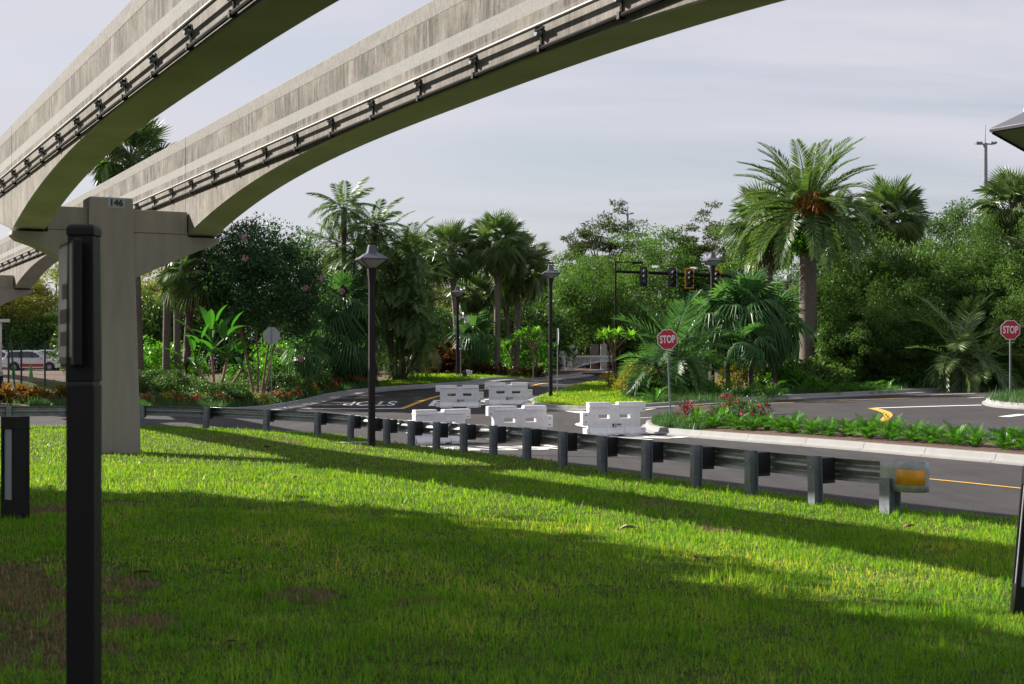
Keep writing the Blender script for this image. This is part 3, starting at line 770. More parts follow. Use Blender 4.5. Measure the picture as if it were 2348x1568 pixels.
# little amber delineators on the rail
for px_, D_ in ((1752, 21.4), (1640, 22.9)):
    p = at(px_, 1078 if px_ > 1700 else 1060, D_)

# ------------------------------------------------------------------ lamp posts
def lamp(loc, height, label, rz, s=1.0, parts='full', pole_w=0.085):
    pole_w *= 0.92; ps = s; s = s * 0.80
    root = thing('street_lamp', loc, label, 'lamp post', 'lamp posts', rz)
    H = height
    MB().sq([(0, 0.11 * ps), (0.10, 0.11 * ps), (0.13, pole_w * ps), (H - 0.98, pole_w * 0.92 * ps), (H - 0.95, pole_w * 0.95 * ps), (H - 0.60, 0.105 * ps), (H - 0.585, 0.095 * ps)]).build('pole', M['bronze'], root, bevel=0.006)
    MB().box((0, 0, 0.02), (0.42 * s, 0.42 * s, 0.05)).build('base_plate', M['kerb'], root)
    e = H - 0.38
    MB().sq([(e, 0.45 * s), (e + 0.035, 0.455 * s), (e + 0.175, 0.165 * s), (e + 0.19, 0.15 * s), (e + 0.365, 0.105 * s), (e + 0.38, 0.095 * s)]).build('lamp_roof', M['lamp_roof'], root, bevel=0.004)
    gl = MB().sq([(H - 0.58, 0.11 * s), (e - 0.004, 0.41 * s)]).build('lamp_glass', M['frosted'], root)
    fr = MB()
    for k in range(4):
        a = PI/4 + k * PI/2; r0, r1 = 0.12 * s * 1.414, 0.425 * s * 1.414
        fr.tube([(r0*math.cos(a), r0*math.sin(a), H - 0.585), (r1*math.cos(a), r1*math.sin(a), e - 0.006)], 0.016 * s, 4)
    fr.build('lamp_frame', M['bronze'], gl)
    return root
p = on(852, 36.2); p.z -= 0.03; LAMP1 = lamp(p, at(0, 562, 36.2).z - p.z, 'tall dark lamp post standing on the lawn edge beside the guard rail', 0.32)
p = on(1049, 80, 0.10); p.z = at(0, 866, 80).z; l2 = lamp(p, at(0, 656, 80).z - p.z, 'far dark lamp post with a white camera on its pole, on the grass verge', 0.1, 1.08)
p = on(1262, 66, 0.10); p.z = at(0, 911, 66).z; LAMP3 = lamp(p, at(0, 609, 66).z - p.z, 'dark lamp post on the grass island behind the white barriers', 0.15, 1.06)
MB().box((0, 0, -0.06), (0.95, 0.95, 0.18)).build('footing', M['kerb'], LAMP3)
p = on(1633, 66, 0.10); lamp(p, at(0, 580, 66).z - p.z, 'dark lamp post rising among the fan palms near the red stop sign', 0.2, 1.04)
p = on(1803, 98, 0.10); lamp(p, at(0, 632, 98).z - p.z, 'distant lamp post head peeping out behind the big date palm trunk', 0.6, 1.1)
p = on(2381, 14.2, 0.0); lamp(p, at(0, 212, 14.2).z - p.z, 'near lamp post whose roof corner juts in at the right edge', 0.55, 0.92)
# camera and conduit on the second lamp
hz = at(0, 728, 80).z - l2.location.z
cmb = MB().box((0.26, -0.05, hz), (0.42, 0.10, 0.10)).box((0.10, -0.05, hz), (0.10, 0.16, 0.30))
cmb.tube([(0.50, -0.05, hz + 0.02), (0.50, -0.05, hz - 0.12), (0.50, -0.05, hz - 0.30), (0.50, -0.05, hz - 0.36)], [0.13, 0.14, 0.12, 0.04], 10).build('security_camera', M['white_metal'], l2, smooth=False)
MB().tube([(0.15, -0.10, 0.1), (0.15, -0.10, hz - 0.5)], 0.035, 6).build('conduit', M['sign_back'], l2)
p = on(1065, 79.2, 0.0); p.z = at(0, 866, 79.2).z
t = thing('ground_spotlight', p, 'small white and black ground light beside the far lamp post', 'spotlight')
MB().box((0, 0, 0.18), (0.26, 0.30, 0.36)).build('housing', M['signal_black'], t, bevel=0.02)
MB().box((0.25, 0, 0.30), (0.34, 0.30, 0.24), ry=0.2).build('lamp_head', M['white_metal'], t, bevel=0.02)

# ------------------------------------------------------------------ stop signs
def octagon(r, z=0): return [(r / math.cos(PI/8) * math.cos(PI/8 + k * PI/4), r / math.cos(PI/8) * math.sin(PI/8 + k * PI/4)) for k in range(8)]
STOP_ME = {}
def stop_sign(loc, h, label, rz, lean=0.0, r=0.38, group='stop signs'):
    root = thing('stop_sign', loc, label, 'stop sign', group, rz); root.rotation_euler = (0, lean, rz)
    MB().prism([(-0.03,0),(-0.012,0),(-0.012,0.0),(0.03,0),(0.03,h),(-0.03,h)], 0.0, 0.04).build('post', M['sign_post'], root)
    mb = MB(); 
    for k in range(int(h / 0.12)): mb.tube([(0, -0.002, 0.15 + k*0.12), (0, 0.0, 0.15 + k*0.12)], 0.008, 6)
    mb.build('post_holes', M['ink'], root)
    zc = h - r * 0.92
    pl = MB().prism([(a, b + zc) for a, b in octagon(r)], -0.006, 0.0).build('sign_plate', M['white_sign'], root)
    bk = MB().prism([(a, b + zc) for a, b in octagon(r * 0.995)], 0.0005, 0.002).build('plate_back', M['sign_back'], pl)
    rd = MB().prism([(a, b + zc) for a, b in octagon(r * 0.94)], -0.0095, -0.0065).build('red_field', M['red_sign'], pl)
    me = text_mesh('STOP', 0.40, M['white_sign'], 0.0008, sx=0.62, bold=0.010)
    ob('lettering', me, pl, (0, -0.0115, zc - 0.005), (PI/2, 0, 0))
    b = MB()
    for dz in (-0.31, 0.31): b.tube([(0, -0.0095, zc + dz * r / 0.38), (0, -0.013, zc + dz * r / 0.38)], 0.013, 6)
    b.build('bolts', M['galv'], pl)
    return root
p = on(1537, 54, 0.10); p.z = at(0, 951, 54).z; stop_sign(p, at(0, 757, 54).z - p.z, 'red stop sign on a leaning post in the middle, beside the plant island', 0.06, R(-2.4))
p = on(2316, 56, 0.10); p.z = at(0, 912, 56).z; stop_sign(p, at(0, 736, 56).z - p.z, 'red stop sign near the right edge on its small kerbed island', 0.0)
p = on(622, 65.5, 0.12); stop_sign(p, at(0, 752, 65.5).z - p.z, 'stop sign turned away, showing its grey back in the flower bed', PI + 0.12)
p = on(1279, 64.5, 0.12); p.z = at(0, 915, 64.5).z; stop_sign(p, at(0, 754, 64.5).z - p.z, 'sign seen edge-on beside the lamp post on the grass island', PI / 2 + 0.07, R(0.5))
p = on(1243, 108, 0.1); s5 = thing('small_sign', p, 'small white sign peeping out behind the island lamp post', 'sign')
MB().prism([(-0.03,0),(0.03,0),(0.03,3.0),(-0.03,3.0)], 0, 0.05).build('post', M['sign_post'], s5)
MB().box((0, -0.02, 2.75), (0.62, 0.02, 0.45)).build('sign_plate', M['white_sign'], s5)

# ------------------------------------------------------------------ water-filled barriers
def barrier_meshes(m, suffix):
    mb = MB()
    xs = [-1.08, -0.92, -0.54, -0.18, -0.14, 0.10, 0.14, 0.16, 0.52, 0.86, 1.08]
    xs = [-1.10, -0.90, -0.56, -0.17, -0.13, 0.13, 0.17, 0.56, 0.90, 1.12]
    zs = [0.16, 0.30, 0.36, 0.56, 0.68, 0.76, 0.99, 1.07]
    def solid(i, j):
        x = (xs[i] + xs[i+1]) / 2; z = (zs[j] + zs[j+1]) / 2
        if x < -0.9: return 0.76 < z
        if x > 0.9: return 0.36 < z < 0.76
        if z > 0.99 and -0.13 < x < 0.13: return False
        if 0.56 < z < 0.68 and (-0.56 < x < -0.17 or 0.17 < x < 0.56): return False
        return True
    cellplate(mb, xs, zs, solid, -0.11, 0.11)
    body = mb.mesh('barrier_body', m)
    mb = MB().prism([(-0.90, 0.90), (-0.14, 0.90), (-0.14, 0.985), (-0.90, 0.985)], -0.135, 0.135).prism([(0.14, 0.90), (0.90, 0.90), (0.90, 0.985), (0.14, 0.985)], -0.135, 0.135)
    lip = mb.mesh('top_lip', m)
    foot = MB()
    for x0, x1 in ((-0.90, -0.32), (0.32, 0.90)):
        foot.loft([[(x, -0.23, 0.0), (x, 0.23, 0.0), (x, 0.23, 0.10), (x, 0.125, 0.26), (x, -0.125, 0.26), (x, -0.23, 0.10)] for x in (x0, x1)])
    foot.loft([[(x, -0.21, 0.05), (x, 0.21, 0.05), (x, 0.21, 0.10), (x, 0.12, 0.255), (x, -0.12, 0.255), (x, -0.21, 0.10)] for x in (-0.319, 0.319)])
    foot.loft([[(x, -0.16, 0.04), (x, 0.16, 0.04), (x, 0.16, 0.26), (x, -0.16, 0.26)] for x in (-1.08, -0.901)])
    foot.loft([[(x, -0.16, 0.04), (x, 0.16, 0.04), (x, 0.16, 0.26), (x, -0.16, 0.26)] for x in (0.901, 1.0)])
    ft = foot.mesh('base_foot', m)
    groove = MB()
    for x0, x1, z in ((-0.88, 0.88, 0.86), (-0.88, 0.88, 0.40)):
        groove.box(((x0 + x1) / 2, -0.113, z), (x1 - x0, 0.010, 0.018))
    gv = groove.mesh('moulded_rib', m)
    slots = MB()
    for z in (0.46, 0.66): slots.box((1.01, -0.1115, z), (0.07, 0.004, 0.025))
    for z in (0.83,): slots.box((-1.0, -0.1115, z), (0.05, 0.004, 0.03))
    sl = slots.mesh('pin_slot', M['ink'])
    return body, lip, ft, gv, sl
logo_a = MB().box((-0.085, 0, 0), (0.14, 0.002, 0.14)).mesh('logo_mark', M['ink'])
logo_s = text_mesh('S', 0.17, M['white_sign'], 0.0006, sx=1.0, bold=0.004, shear=0.4)
logo_t = MB().box((0.09, 0, 0.028), (0.17, 0.002, 0.030)).box((0.075, 0, 0.0), (0.12, 0.002, 0.012)).box((0.10, 0, -0.035), (0.17, 0.002, 0.008)).mesh('logo_lines', M['ink'])
BW = barrier_meshes(M['plastic_white'], 'w')
def barrier(px, D, ybase, rz, label, flip=1, s=1.0):
    p = on(px, D, -0.05)
    root = thing('traffic_barrier', p, label, 'barrier', 'white plastic traffic barriers', rz)
    for me, nm in zip(BW, ('barrier_body', 'top_lip', 'base_foot', 'moulded_rib', 'pin_slot')):
        o = ob(nm, me, root, scale=(flip * s, s, s))
        if nm in ('barrier_body', 'top_lip', 'base_foot'):
            b = o.modifiers.new('bevel', 'BEVEL'); b.width = 0.022; b.segments = 3; b.limit_method = 'ANGLE'; b.angle_limit = R(35)
    lg = ob('logo_panel', logo_a, root, (0.06, -0.1125, 0.345)); ob('logo_letter', logo_s, lg, (-0.085, -0.002, 0), (PI/2, 0, 0)); ob('logo_lines', logo_t, lg)
    return root
barrier(1053, 66.0, 933, 0.02, 'left of the two far white barriers standing end to end')
barrier(1165, 66.0, 931, 0.0, 'right of the two far white barriers, next to the grass island')
barrier(1006, 43.6, 1020, 0.62, 'white barrier half hidden by the guard rail beside the near lamp post', -1)
barrier(1190, 44.6, 1000, 0.42, 'middle white barrier of the front row behind the guard rail')
barrier(1406, 44.8, 998, 0.40, 'white barrier of the front row touching the kerb of the plant island', -1)
BL = bpy.data.objects

# ------------------------------------------------------------------ dark sign post and bollard lights close by
def fg_sign():
    D = 5.0; x = (192.5 - CX) * D / F; gz = g1(x, D)
    top = at(0, 516, D).z
    root = thing('sign_post', (x, D, gz - 0.05), 'dark square sign post close by at the left, holding a small glazed notice case', 'sign post')
    h = top - gz + 0.05
    zc = at(0, 878, D).z - gz + 0.05
    MB().sq([(0, 0.049), (zc - 0.006, 0.049)]).build('post', M['black_paint'], root, bevel=0.004)
    MB().sq([(zc - 0.006, 0.044), (zc + 0.006, 0.044)]).build('joint', M['ink'], root)
    MB().sq([(zc + 0.006, 0.050), (h - 0.04, 0.045)]).build('upper_post', M['black_paint'], root, bevel=0.004)
    MB().sq([(h - 0.04, 0.049), (h - 0.012, 0.049), (h, 0.040)]).build('post_cap', M['black_paint'], root, bevel=0.004)
    # case: runs from near right to far left
    a = Vector(((167 - CX) * 4.88 / F, 4.88)) - Vector((x, D)); b = Vector(((134 - CX) * 5.20 / F, 5.20)) - Vector((x, D))
    t = (b - a).normalized(); nn = Vector((-t.y, t.x))
    if nn.x > 0: nn = -nn
    z0, z1 = at(0, 840, 5.0).z - gz + 0.05, at(0, 552, 5.0).z - gz + 0.05
    L_ = (b - a).length; rz = math.atan2(t.y, t.x); c = (a + b) / 2 - nn * 0.016
    case = MB().box((c.x, c.y, (z0 + z1) / 2), (L_, 0.030, z1 - z0), rz).build('notice_case', M['black_paint'], root, bevel=0.008)
    c2 = (a + b) / 2 + nn * 0.0005
    face = MB().box((c2.x, c2.y, (z0 + z1) / 2 + 0.008), (L_ - 0.03, 0.003, z1 - z0 - 0.05), rz).build('notice_face', mat('notice_face', (0.10, 0.125, 0.11), 0.4, var=0.1, vscale=8), case)
    bars = MB(); c3 = (a + b) / 2 + nn * 0.0028
    for zz, hh, w in ((0.60, 0.055, 0.12), (0.40, 0.052, 0.2), (0.22, 0.052, 0.18)):
        zc2 = z0 + (z1 - z0) * zz; n = int(w / 0.022)
        for k in range(n):
            o = (k - (n - 1) / 2) * 0.03
            bars.box((c3.x + t.x * o, c3.y + t.y * o, zc2), (0.014, 0.0015, hh), rz)
    bars.build('notice_print', M['ink'], case)
    br = MB().box((c.x * 0.45, c.y * 0.45, (z0 + z1) / 2), (0.07, 0.03, 0.03), rz + 0.4).build('bracket', M['bronze'], root)
    return root
fg_sign()
def bollard(px, ybase, D, h, w, label, rz, lean=0.0, taper=1.0):
    p = on(px, D, -0.02)
    root = thing('bollard_light', p, label, 'bollard light', 'bollard lights', rz); root.rotation_euler = (0, lean, rz)
    w2 = w / 2
    zs = [0, 0.22 * h, 0.88 * h, h]; fr = MB()
    fr.box((0, 0, 0.11 * h), (w, w, 0.22 * h)).box((0, 0, 0.94 * h), (w, w, 0.12 * h))
    for sx in (-1, 1):
        for sy in (-1, 1): fr.box((sx * (w2 - w * 0.09), sy * (w2 - w * 0.09), 0.55 * h), (w * 0.18, w * 0.18, 0.66 * h))
    fr.box((w2 - 0.008, 0, 0.55 * h), (0.012, w * 0.64, 0.66 * h))
    fr.build('frame', M['black_paint'], root, bevel=0.004)
    MB().box((-0.005, 0, 0.55 * h), (w * 0.80, w * 0.80, 0.66 * h)).build('lens', M['bollard_lens'], root)
    return root
bollard(35, 1190, 14.5, 1.08, 0.20, 'dark square bollard light at the left edge of the lawn', -0.55)
bollard(2350, 1440, 10.3, 1.10, 0.20, 'dark bollard light cut off by the right edge of the picture', -0.2, R(5))

# ------------------------------------------------------------------ traffic signal, street light, light towers
D = 104
pz = on(1712, D, 0.1)
ms = thing('signal_mast', pz, 'long traffic signal mast arm reaching left above the palms', 'signal mast')
def L_(px, py, d=0): return at(px, py, D + d) - pz
hp = L_(0, 607).z
MB().tube([(0, 0, 0), (0, 0, hp)], [0.22, 0.17], 10).build('mast_pole', M['sign_post'], ms)
a0, a1 = L_(1408, 622), L_(1712, 634)
MB().tube([tuple(a0), tuple(a1)], [0.10, 0.17], 10).build('mast_arm', M['conduit'], ms)
def signal(px, back, sub):
    y = 622 + 12 * (px - 1408) / 304; c = L_(px, y + 9, -0.25)
    hd = MB().box(tuple(c), (0.40, 0.24, 1.15)).build('signal_head', M['signal_black'], ms, bevel=0.02)
    fw = 0.62
    bp = MB().box((c.x, c.y + 0.10 if not back else c.y + 0.02, c.z), (fw, 0.03, 1.42)).build('backplate', M['signal_black'], hd)
    if not back:
        e = MB()
        for dx in (-1, 1): e.box((c.x + dx * (fw/2 - 0.02), c.y + 0.075, c.z), (0.085, 0.02, 1.46))
        for dz in (-1, 1): e.box((c.x, c.y + 0.078, c.z + dz * 0.70), (fw + 0.02, 0.02, 0.085))
        e.build('yellow_border', M['signal_yellow'], hd)
    for k in (-1, 0, 1):
        MB().tube([(c.x + 0.04, c.y - 0.12, c.z + k * 0.36), (c.x + 0.10, c.y - 0.42, c.z + k * 0.36 - 0.03)], 0.165, 10, cap=False).build('visor', M['signal_black'], hd)
        MB().tube([(c.x + 0.04, c.y - 0.121, c.z + k * 0.36), (c.x + 0.04, c.y - 0.13, c.z + k * 0.36)], 0.14, 10).build('lens', M['dark_glass'], hd)
    if back:
        MB().box((c.x + 0.28, c.y, c.z), (0.05, 0.10, 1.38)).build('white_edge', M['white_metal'], hd)
for px, bk in ((1476, True), (1542, True), (1580, False), (1641, False)): signal(px, bk, None)
for px in (1503, 1590):
    y = 622 + 12 * (px - 1408) / 304; c = L_(px, y)
    MB().tube([(c.x, c.y, c.z), (c.x, c.y, c.z + 0.42)], 0.035, 6).box((c.x, c.y - 0.05, c.z + 0.46), (0.26, 0.5, 0.16), 0.9).build('detector_camera', M['white_metal'], ms)
D = 98
p = on(1411, D, 0.1)
sl = thing('street_light', p, 'thin street light pole with a short arm standing beside the signal mast', 'street light')
hh = at(0, 597, D).z - p.z
MB().tube([(0, 0, 0), (0, 0, hh)], [0.10, 0.055], 8).build('pole', M['conduit'], sl)
MB().tube([(0, 0, hh - 0.1), (1.3, 0, hh - 0.12)], [0.05, 0.04], 6).build('arm', M['conduit'], sl)
MB().box((1.5, 0, hh - 0.16), (0.75, 0.3, 0.14)).build('lamp_head', M['conduit'], sl, bevel=0.02)
def tower(px, ytop, D, label, w):
    p = on(px, D, 0)
    p.z = g1(p.x, min(D, 190)); root = thing('light_tower', p, label, 'light tower', 'far light towers')
    h = at(0, ytop, D).z - p.z
    MB().tube([(0, 0, 0), (0, 0, h)], [0.42, 0.22], 10).build('tower_pole', M['sign_post'], root)
    MB().tube([(0, 0, h), (0.05, 0, h + 1.9)], [0.05, 0.02], 6).build('lightning_rod', M['sign_post'], root)
    MB().box((0, 0, h - 0.1), (w * 0.8, 0.16, 0.14)).build('crossbar', M['sign_post'], root)
    for sx in (-1, 1):
        for k in (0, 1): MB().box((sx * (w * 0.28 + k * w * 0.17), -0.2, h - 0.02), (w * 0.13, 0.7, 0.2), ry=sx * 0.12).build('floodlight', M['sign_post'], root)
tower(1438, 489, 240, 'tall light tower far behind the trees in the middle', 2.0)
tower(2258, 328, 150, 'tall light tower rising behind the trees at the far right', 2.1)

# ------------------------------------------------------------------ lattice gate with its machine and boards
D = 100
gp0 = on(1310, D, 0.0); gp0.z = at(0, 852, D).z
gt = thing('lattice_gate', gp0, 'white lattice gate arm with a curved lower edge across the far road', 'gate')
def G(px, py, dy=0): v = at(px, py, D) - gp0; return (v.x, dy, v.z)
x0, x1 = G(1302, 0)[0], G(1412, 0)[0]; zt = G(0, 817)[2]; zl = G(0, 848)[2]; zr = G(0, 829)[2]
def low(f): 
    if f < 0.13: return zl
    return zl + (zr - zl) * min(1, ((f - 0.13) / 0.60)) ** 0.55
fr = MB(); n = 24
for i in range(n):
    f0, f1 = i / n, (i + 1) / n; xa, xb = x0 + (x1 - x0) * f0, x0 + (x1 - x0) * f1
    fr.add([(xa, -0.03, low(f0)), (xb, -0.03, low(f1)), (xb, -0.03, low(f1) + 0.09), (xa, -0.03, low(f0) + 0.09), (xa, 0.03, low(f0)), (xb, 0.03, low(f1)), (xb, 0.03, low(f1) + 0.09), (xa, 0.03, low(f0) + 0.09)],
           [(0,1,2,3),(7,6,5,4),(0,4,5,1),(3,2,6,7)])
fr.box(((x0 + x1) / 2 - 0.3, 0, zt), (x1 - x0 + 0.6, 0.08, 0.13)).box((x0, 0, (zt + zl) / 2), (0.14, 0.08, zt - zl)).box((x1, 0, (zt + zr) / 2), (0.10, 0.08, zt - zr))
fr.build('gate_frame', M['white_metal'], gt)
lt = MB(); k = x0 - 1.2
while k < x1 + 1.2:
    for sg in (-1, 1):
        pts = []
        for q in range(13):
            zz = zl + (zt - zl) * q / 12; xx = k + sg * (zz - zl)
            if x0 < xx < x1 and zz > low((xx - x0) / (x1 - x0)): pts.append((xx, sg * 0.008, zz))
        if len(pts) > 1: lt.tube([pts[0], pts[-1]], 0.016, 4)
    k += 0.15
lt.build('lattice', M['white_metal'], gt)
c = on(1286, D - 0.6, 0); c.z = at(0, 851, D).z
gm = thing('gate_machine', c, 'white gate machine box at the hinge end of the lattice gate', 'gate machine')
MB().box((0, 0, 0.6), (0.62, 0.5, 1.2)).build('housing', M['white_metal'], gm, bevel=0.03)
MB().prism([(-0.40, 1.2), (0.40, 1.2), (0.30, 1.42), (-0.25, 1.42)], -0.3, 0.3).build('lid', M['white_metal'], gm, bevel=0.02)
MB().box((0.05, -0.30, 0.75), (0.16, 0.1, 0.4)).build('control_box', M['galv'], gm)
c = on(1313, D + 2.5, 0)
cs = thing('camera_sign', c, 'small square white board on a post above the gate machine', 'sign')
z1 = at(0, 790, D + 2.5).z - c.z
MB().tube([(-0.12, 0, 0), (-0.12, 0, z1)], 0.05, 6).build('post', M['white_metal'], cs)
MB().box((0.10, -0.06, z1 - 0.36), (0.46, 0.06, 0.60)).build('board', M['white_metal'], cs)
MB().tube([(0.08, -0.10, z1 - 0.36), (0.08, -0.2, z1 - 0.36)], 0.13, 8).build('camera_lens', M['ink'], cs)
for px, w, lab in ((1363, 0.55, 'olive utility cabinet behind the gate, the wider left one'), (1384, 0.42, 'olive utility cabinet behind the gate, the paler right one')):
    c = on(px, D + 4 - (1.0 if px > 1370 else 0), 0); zz = at(0, 789, D + 4).z - c.z
    cb = thing('utility_cabinet', c, lab, 'cabinet', 'utility cabinets')
    MB().box((0, 0, zz / 2), (w * 1.1, 0.6, zz)).build('cabinet_body', M['cabinet'] if px < 1370 else mat('pale_cabinet', (0.26, 0.25, 0.22), 0.5), cb, bevel=0.02)
    MB().box((0, -0.31, zz * 0.56), (w * 0.9, 0.02, zz * 0.78)).build('cabinet_door', M['cabinet'] if px < 1370 else M['sign_back'], cb, bevel=0.01)
c = on(1402, 97, 0)
inl = at(1485, 859, 92)
c = Vector((inl.x, 93.0, g1(inl.x, 93.0) + 0.12))
c = at(1487, 853, 95)
c2 = gp(1347, 858)
dr = thing('storm_drain', (c2[0], c2[1] + 0.2, g1(*c2) + 0.0), 'dark slot of a storm drain in the far kerb below the gate', 'drain')
MB().box((0, 0, 0.12), (2.4, 0.9, 0.05)).build('drain_cover', M['kerb'], dr)
MB().box((0, -0.36, 0.04), (2.0, 0.2, 0.10)).build('drain_slot', M['ink'], dr)

# ------------------------------------------------------------------ parked cars, fence and small things far left
def suv_parts():
    W = 0.92
    body = MB()
    prof = [(-2.30, 0.38), (-2.34, 0.62), (-2.28, 1.00), (-2.20, 1.06), (0.95, 1.06), (1.10, 1.03), (2.05, 0.92), (2.26, 0.80), (2.34, 0.60), (2.30, 0.32), (1.86, 0.30)]
    arcs = lambda cx: [(cx + 0.43 * math.cos(a), 0.36 + 0.43 * math.sin(a)) for a in np.linspace(0.0, PI, 9)]
    poly = prof[:-1] + [(1.85, 0.30)] + arcs(1.40) + [(0.95, 0.26), (-0.90, 0.26)] + arcs(-1.37) + [(-1.82, 0.30)]
    rings = []
    for y, k in ((-W, 0.0), (-W * 0.97, 1.0), (W * 0.97, 1.0), (W, 0.0)):
        rings.append([(x, y, z if k else 0.36 + (z - 0.36) * 0.985) for x, z in poly])
    body.loft(rings)
    cab = MB(); c0 = [(-2.18, 1.05), (-1.98, 1.52), (-1.80, 1.66), (-0.2, 1.70), (0.30, 1.60), (1.08, 1.05)]
    cab.loft([[(x, y * (1 - 0.20 * (z - 1.05) / 0.65), z) for x, z in c0] for y in (-0.88, 0.88)])
    win = [MB(), MB()]
    w0 = [(-1.98, 1.10), (-1.86, 1.46), (-1.70, 1.56), (-0.25, 1.59), (0.22, 1.50), (0.86, 1.10)]
    for sg in (-1, 1):
        win[sg > 0].add([(x, sg * (0.886 * (1 - 0.20 * (z - 1.05) / 0.65)), z) for x, z in w0], [tuple(range(6)) if sg > 0 else tuple(range(5, -1, -1))])
    shield = MB().add([(0.36, -0.66, 1.585), (0.36, 0.66, 1.585), (1.06, 0.80, 1.085), (1.06, -0.80, 1.085)], [(0, 1, 2, 3)])
    pil = MB()
    for x in (-0.95, 0.02):
        for sg in (-1, 1): pil.add([(x - 0.04, sg * 0.889, 1.08), (x + 0.04, sg * 0.889, 1.08), (x + 0.02, sg * 0.79, 1.58), (x - 0.06, sg * 0.79, 1.58)], [(0, 1, 2, 3)])
    stripe_ = MB().box((0.02, 0, 0.50), (1.86, 2 * W + 0.012, 0.24))
    tyre = MB().tube([(0, -0.11, 0), (0, -0.09, 0), (0, 0.09, 0), (0, 0.11, 0)], [0.30, 0.36, 0.36, 0.30], 18)
    rim = MB()
    for k in range(8): rim.box((0.11 * math.cos(k * PI/4), -0.115, 0.11 * math.sin(k * PI/4)), (0.20, 0.02, 0.05), ry=-k * PI/4)
    rim.tube([(0, -0.11, 0), (0, -0.118, 0)], 0.06, 8)
    light = MB().box((2.22, -0.70, 0.82), (0.20, 0.34, 0.14))
    rack = MB().box((-0.8, -0.62, 1.70), (1.9, 0.04, 0.05))
    mirror = MB().box((0.72, -0.98, 1.12), (0.16, 0.16, 0.14))
    return dict(body=body.mesh('car_body', M['car_white']), cab=cab.mesh('cabin', M['car_white']), win=win[0].mesh('side_window', M['dark_glass']), win2=win[1].mesh('side_window', M['dark_glass']), shield=shield.mesh('windscreen', M['dark_glass']),
                pil=pil.mesh('pillars', M['ink']), stripe=stripe_.mesh('red_stripe', M['car_red']), tyre=tyre.mesh('tyre', M['tyre']), rim=rim.mesh('rim', M['rim']), light=light.mesh('headlight', M['frosted']), rack=rack.mesh('roof_rail', M['ink']), mirror=mirror.mesh('wing_mirror', M['car_white']))
CAR = suv_parts()
def car(px, D, label, rz=0.0, stripe_on=True):
    p = on(px, D, 0.02)
    root = thing('parked_car', p, label, 'car', 'parked cars', rz)
    for k, nm in (('body', 'car_body'), ('cab', 'cabin'), ('win', 'side_window'), ('win2', 'side_window'), ('shield', 'windscreen'), ('pil', 'window_pillar'), ('light', 'headlight'), ('rack', 'roof_rail'), ('mirror', 'wing_mirror')):
        o = ob(nm, CAR[k], root)
        if k in ('body', 'cab'): b = o.modifiers.new('bevel', 'BEVEL'); b.width = 0.05; b.segments = 2; b.limit_method = 'ANGLE'; b.angle_limit = R(30)
    for k, nm in (('light', 'headlight'), ('rack', 'roof_rail'), ('mirror', 'wing_mirror')): ob(nm, CAR[k], root, scale=(1, -1, 1))
    if stripe_on: ob('red_stripe', CAR['stripe'], root)
    for x in (-1.37, 1.40):
        for sg in (-1, 1):
            w = ob('wheel', CAR['tyre'], root, (x, sg * 0.80, 0.36), (0, 0, 0 if sg < 0 else PI)); ob('rim', CAR['rim'], w)
    return root
car(80, 113, 'white SUV with a red lower stripe parked behind the green fence', 0.03)
car(8, 117, 'white SUV at the left edge, half behind the striped one', 0.05, False)
car(128, 120, 'white car behind the striped SUV, mostly hidden by the dark sign post', 0.04, False)
D = 74
fc = thing('wire_fence', on(60, D, 0.1), 'green wire fence with slim posts in front of the parked cars', 'fence')
fb = Vector(fc.location)
prev = None
for k, px in enumerate((-110, -60, -14, 19.5, 49, 103, 157, 212)):
    p = on(px, D, 0.0); h = at(0, 784, D).z - p.z
    MB().box((0, 0, h / 2), (0.085, 0.06, h)).build('fence_post', M['fence_green'], fc, p - fb)
    if prev is not None:
        w = MB()
        for q in range(9): 
            zz = 0.25 + (h - 0.3) * q / 8
            w.tube([tuple(prev - fb + Vector((0, 0, zz))), tuple(p - fb + Vector((0, 0, zz)))], 0.006, 3)
        nn_ = 14
        for q in range(nn_):
            c = prev.lerp(p, (q + 0.5) / nn_) - fb
            w.tube([(c.x, c.y + 0.01, c.z + 0.25), (c.x, c.y + 0.01, c.z + h - 0.02)], 0.005, 3)
        w.build('wire_panel', M['fence_green'], fc)
    prev = p
p = on(34, D - 0.5, 0); MB().tube([(0, 0, 0), (-0.22, 0, at(0, 778, D).z - p.z)], 0.045, 6).build('leaning_post', M['fence_green'], fc, p - fb)
def cone(px, D, label, h=0.72, m=None):
    p = on(px, D, 0.02); root = thing('traffic_cone', p, label, 'cone', 'green cones')
    MB().box((0, 0, 0.02), (0.40, 0.40, 0.04)).build('cone_base', M['cone_green'], root, bevel=0.01)
    MB().tube([(0, 0, 0.04), (0, 0, h)], [0.15, 0.035], 14).build('cone_body', M['cone_green'], root)
cone(71, 88, 'green traffic cone in front of the striped SUV', 0.95)
cone(31, 90, 'second green cone near the left edge behind the fence', 0.85)
def path_light(px, D, label, h):
    p = on(px, D, 0.12); root = thing('path_light', p, label, 'path light', 'small path lights')
    MB().tube([(0, 0, 0), (0, 0, h * 0.7)], 0.13, 12).build('stem', M['bronze'], root)
    MB().tube([(0, 0, h * 0.7), (0, 0, h * 0.9), (0, 0, h)], [0.12, 0.12, 0.05], 12).build('light_head', M['frosted'], root)
path_light(159, 76, 'small round path light just left of the dark sign post', 0.95)
path_light(1, 70, 'small round path light at the very left edge', 1.0)
p = on(156, 60, 0.1); t = thing('marker_post', p, 'slim dark marker post behind the guard rail at the left', 'post')
MB().sq([(0, 0.07), (1.45, 0.07), (1.5, 0.05)]).build('shaft', M['bronze'], t)
MB().box((0, 0, 1.52), (0.16, 0.16, 0.04)).build('cap', M['bronze'], t)
p = on(1, 90, 0.1); t = thing('camera_mast', p, 'white camera mast at the very left edge above the fence', 'mast')
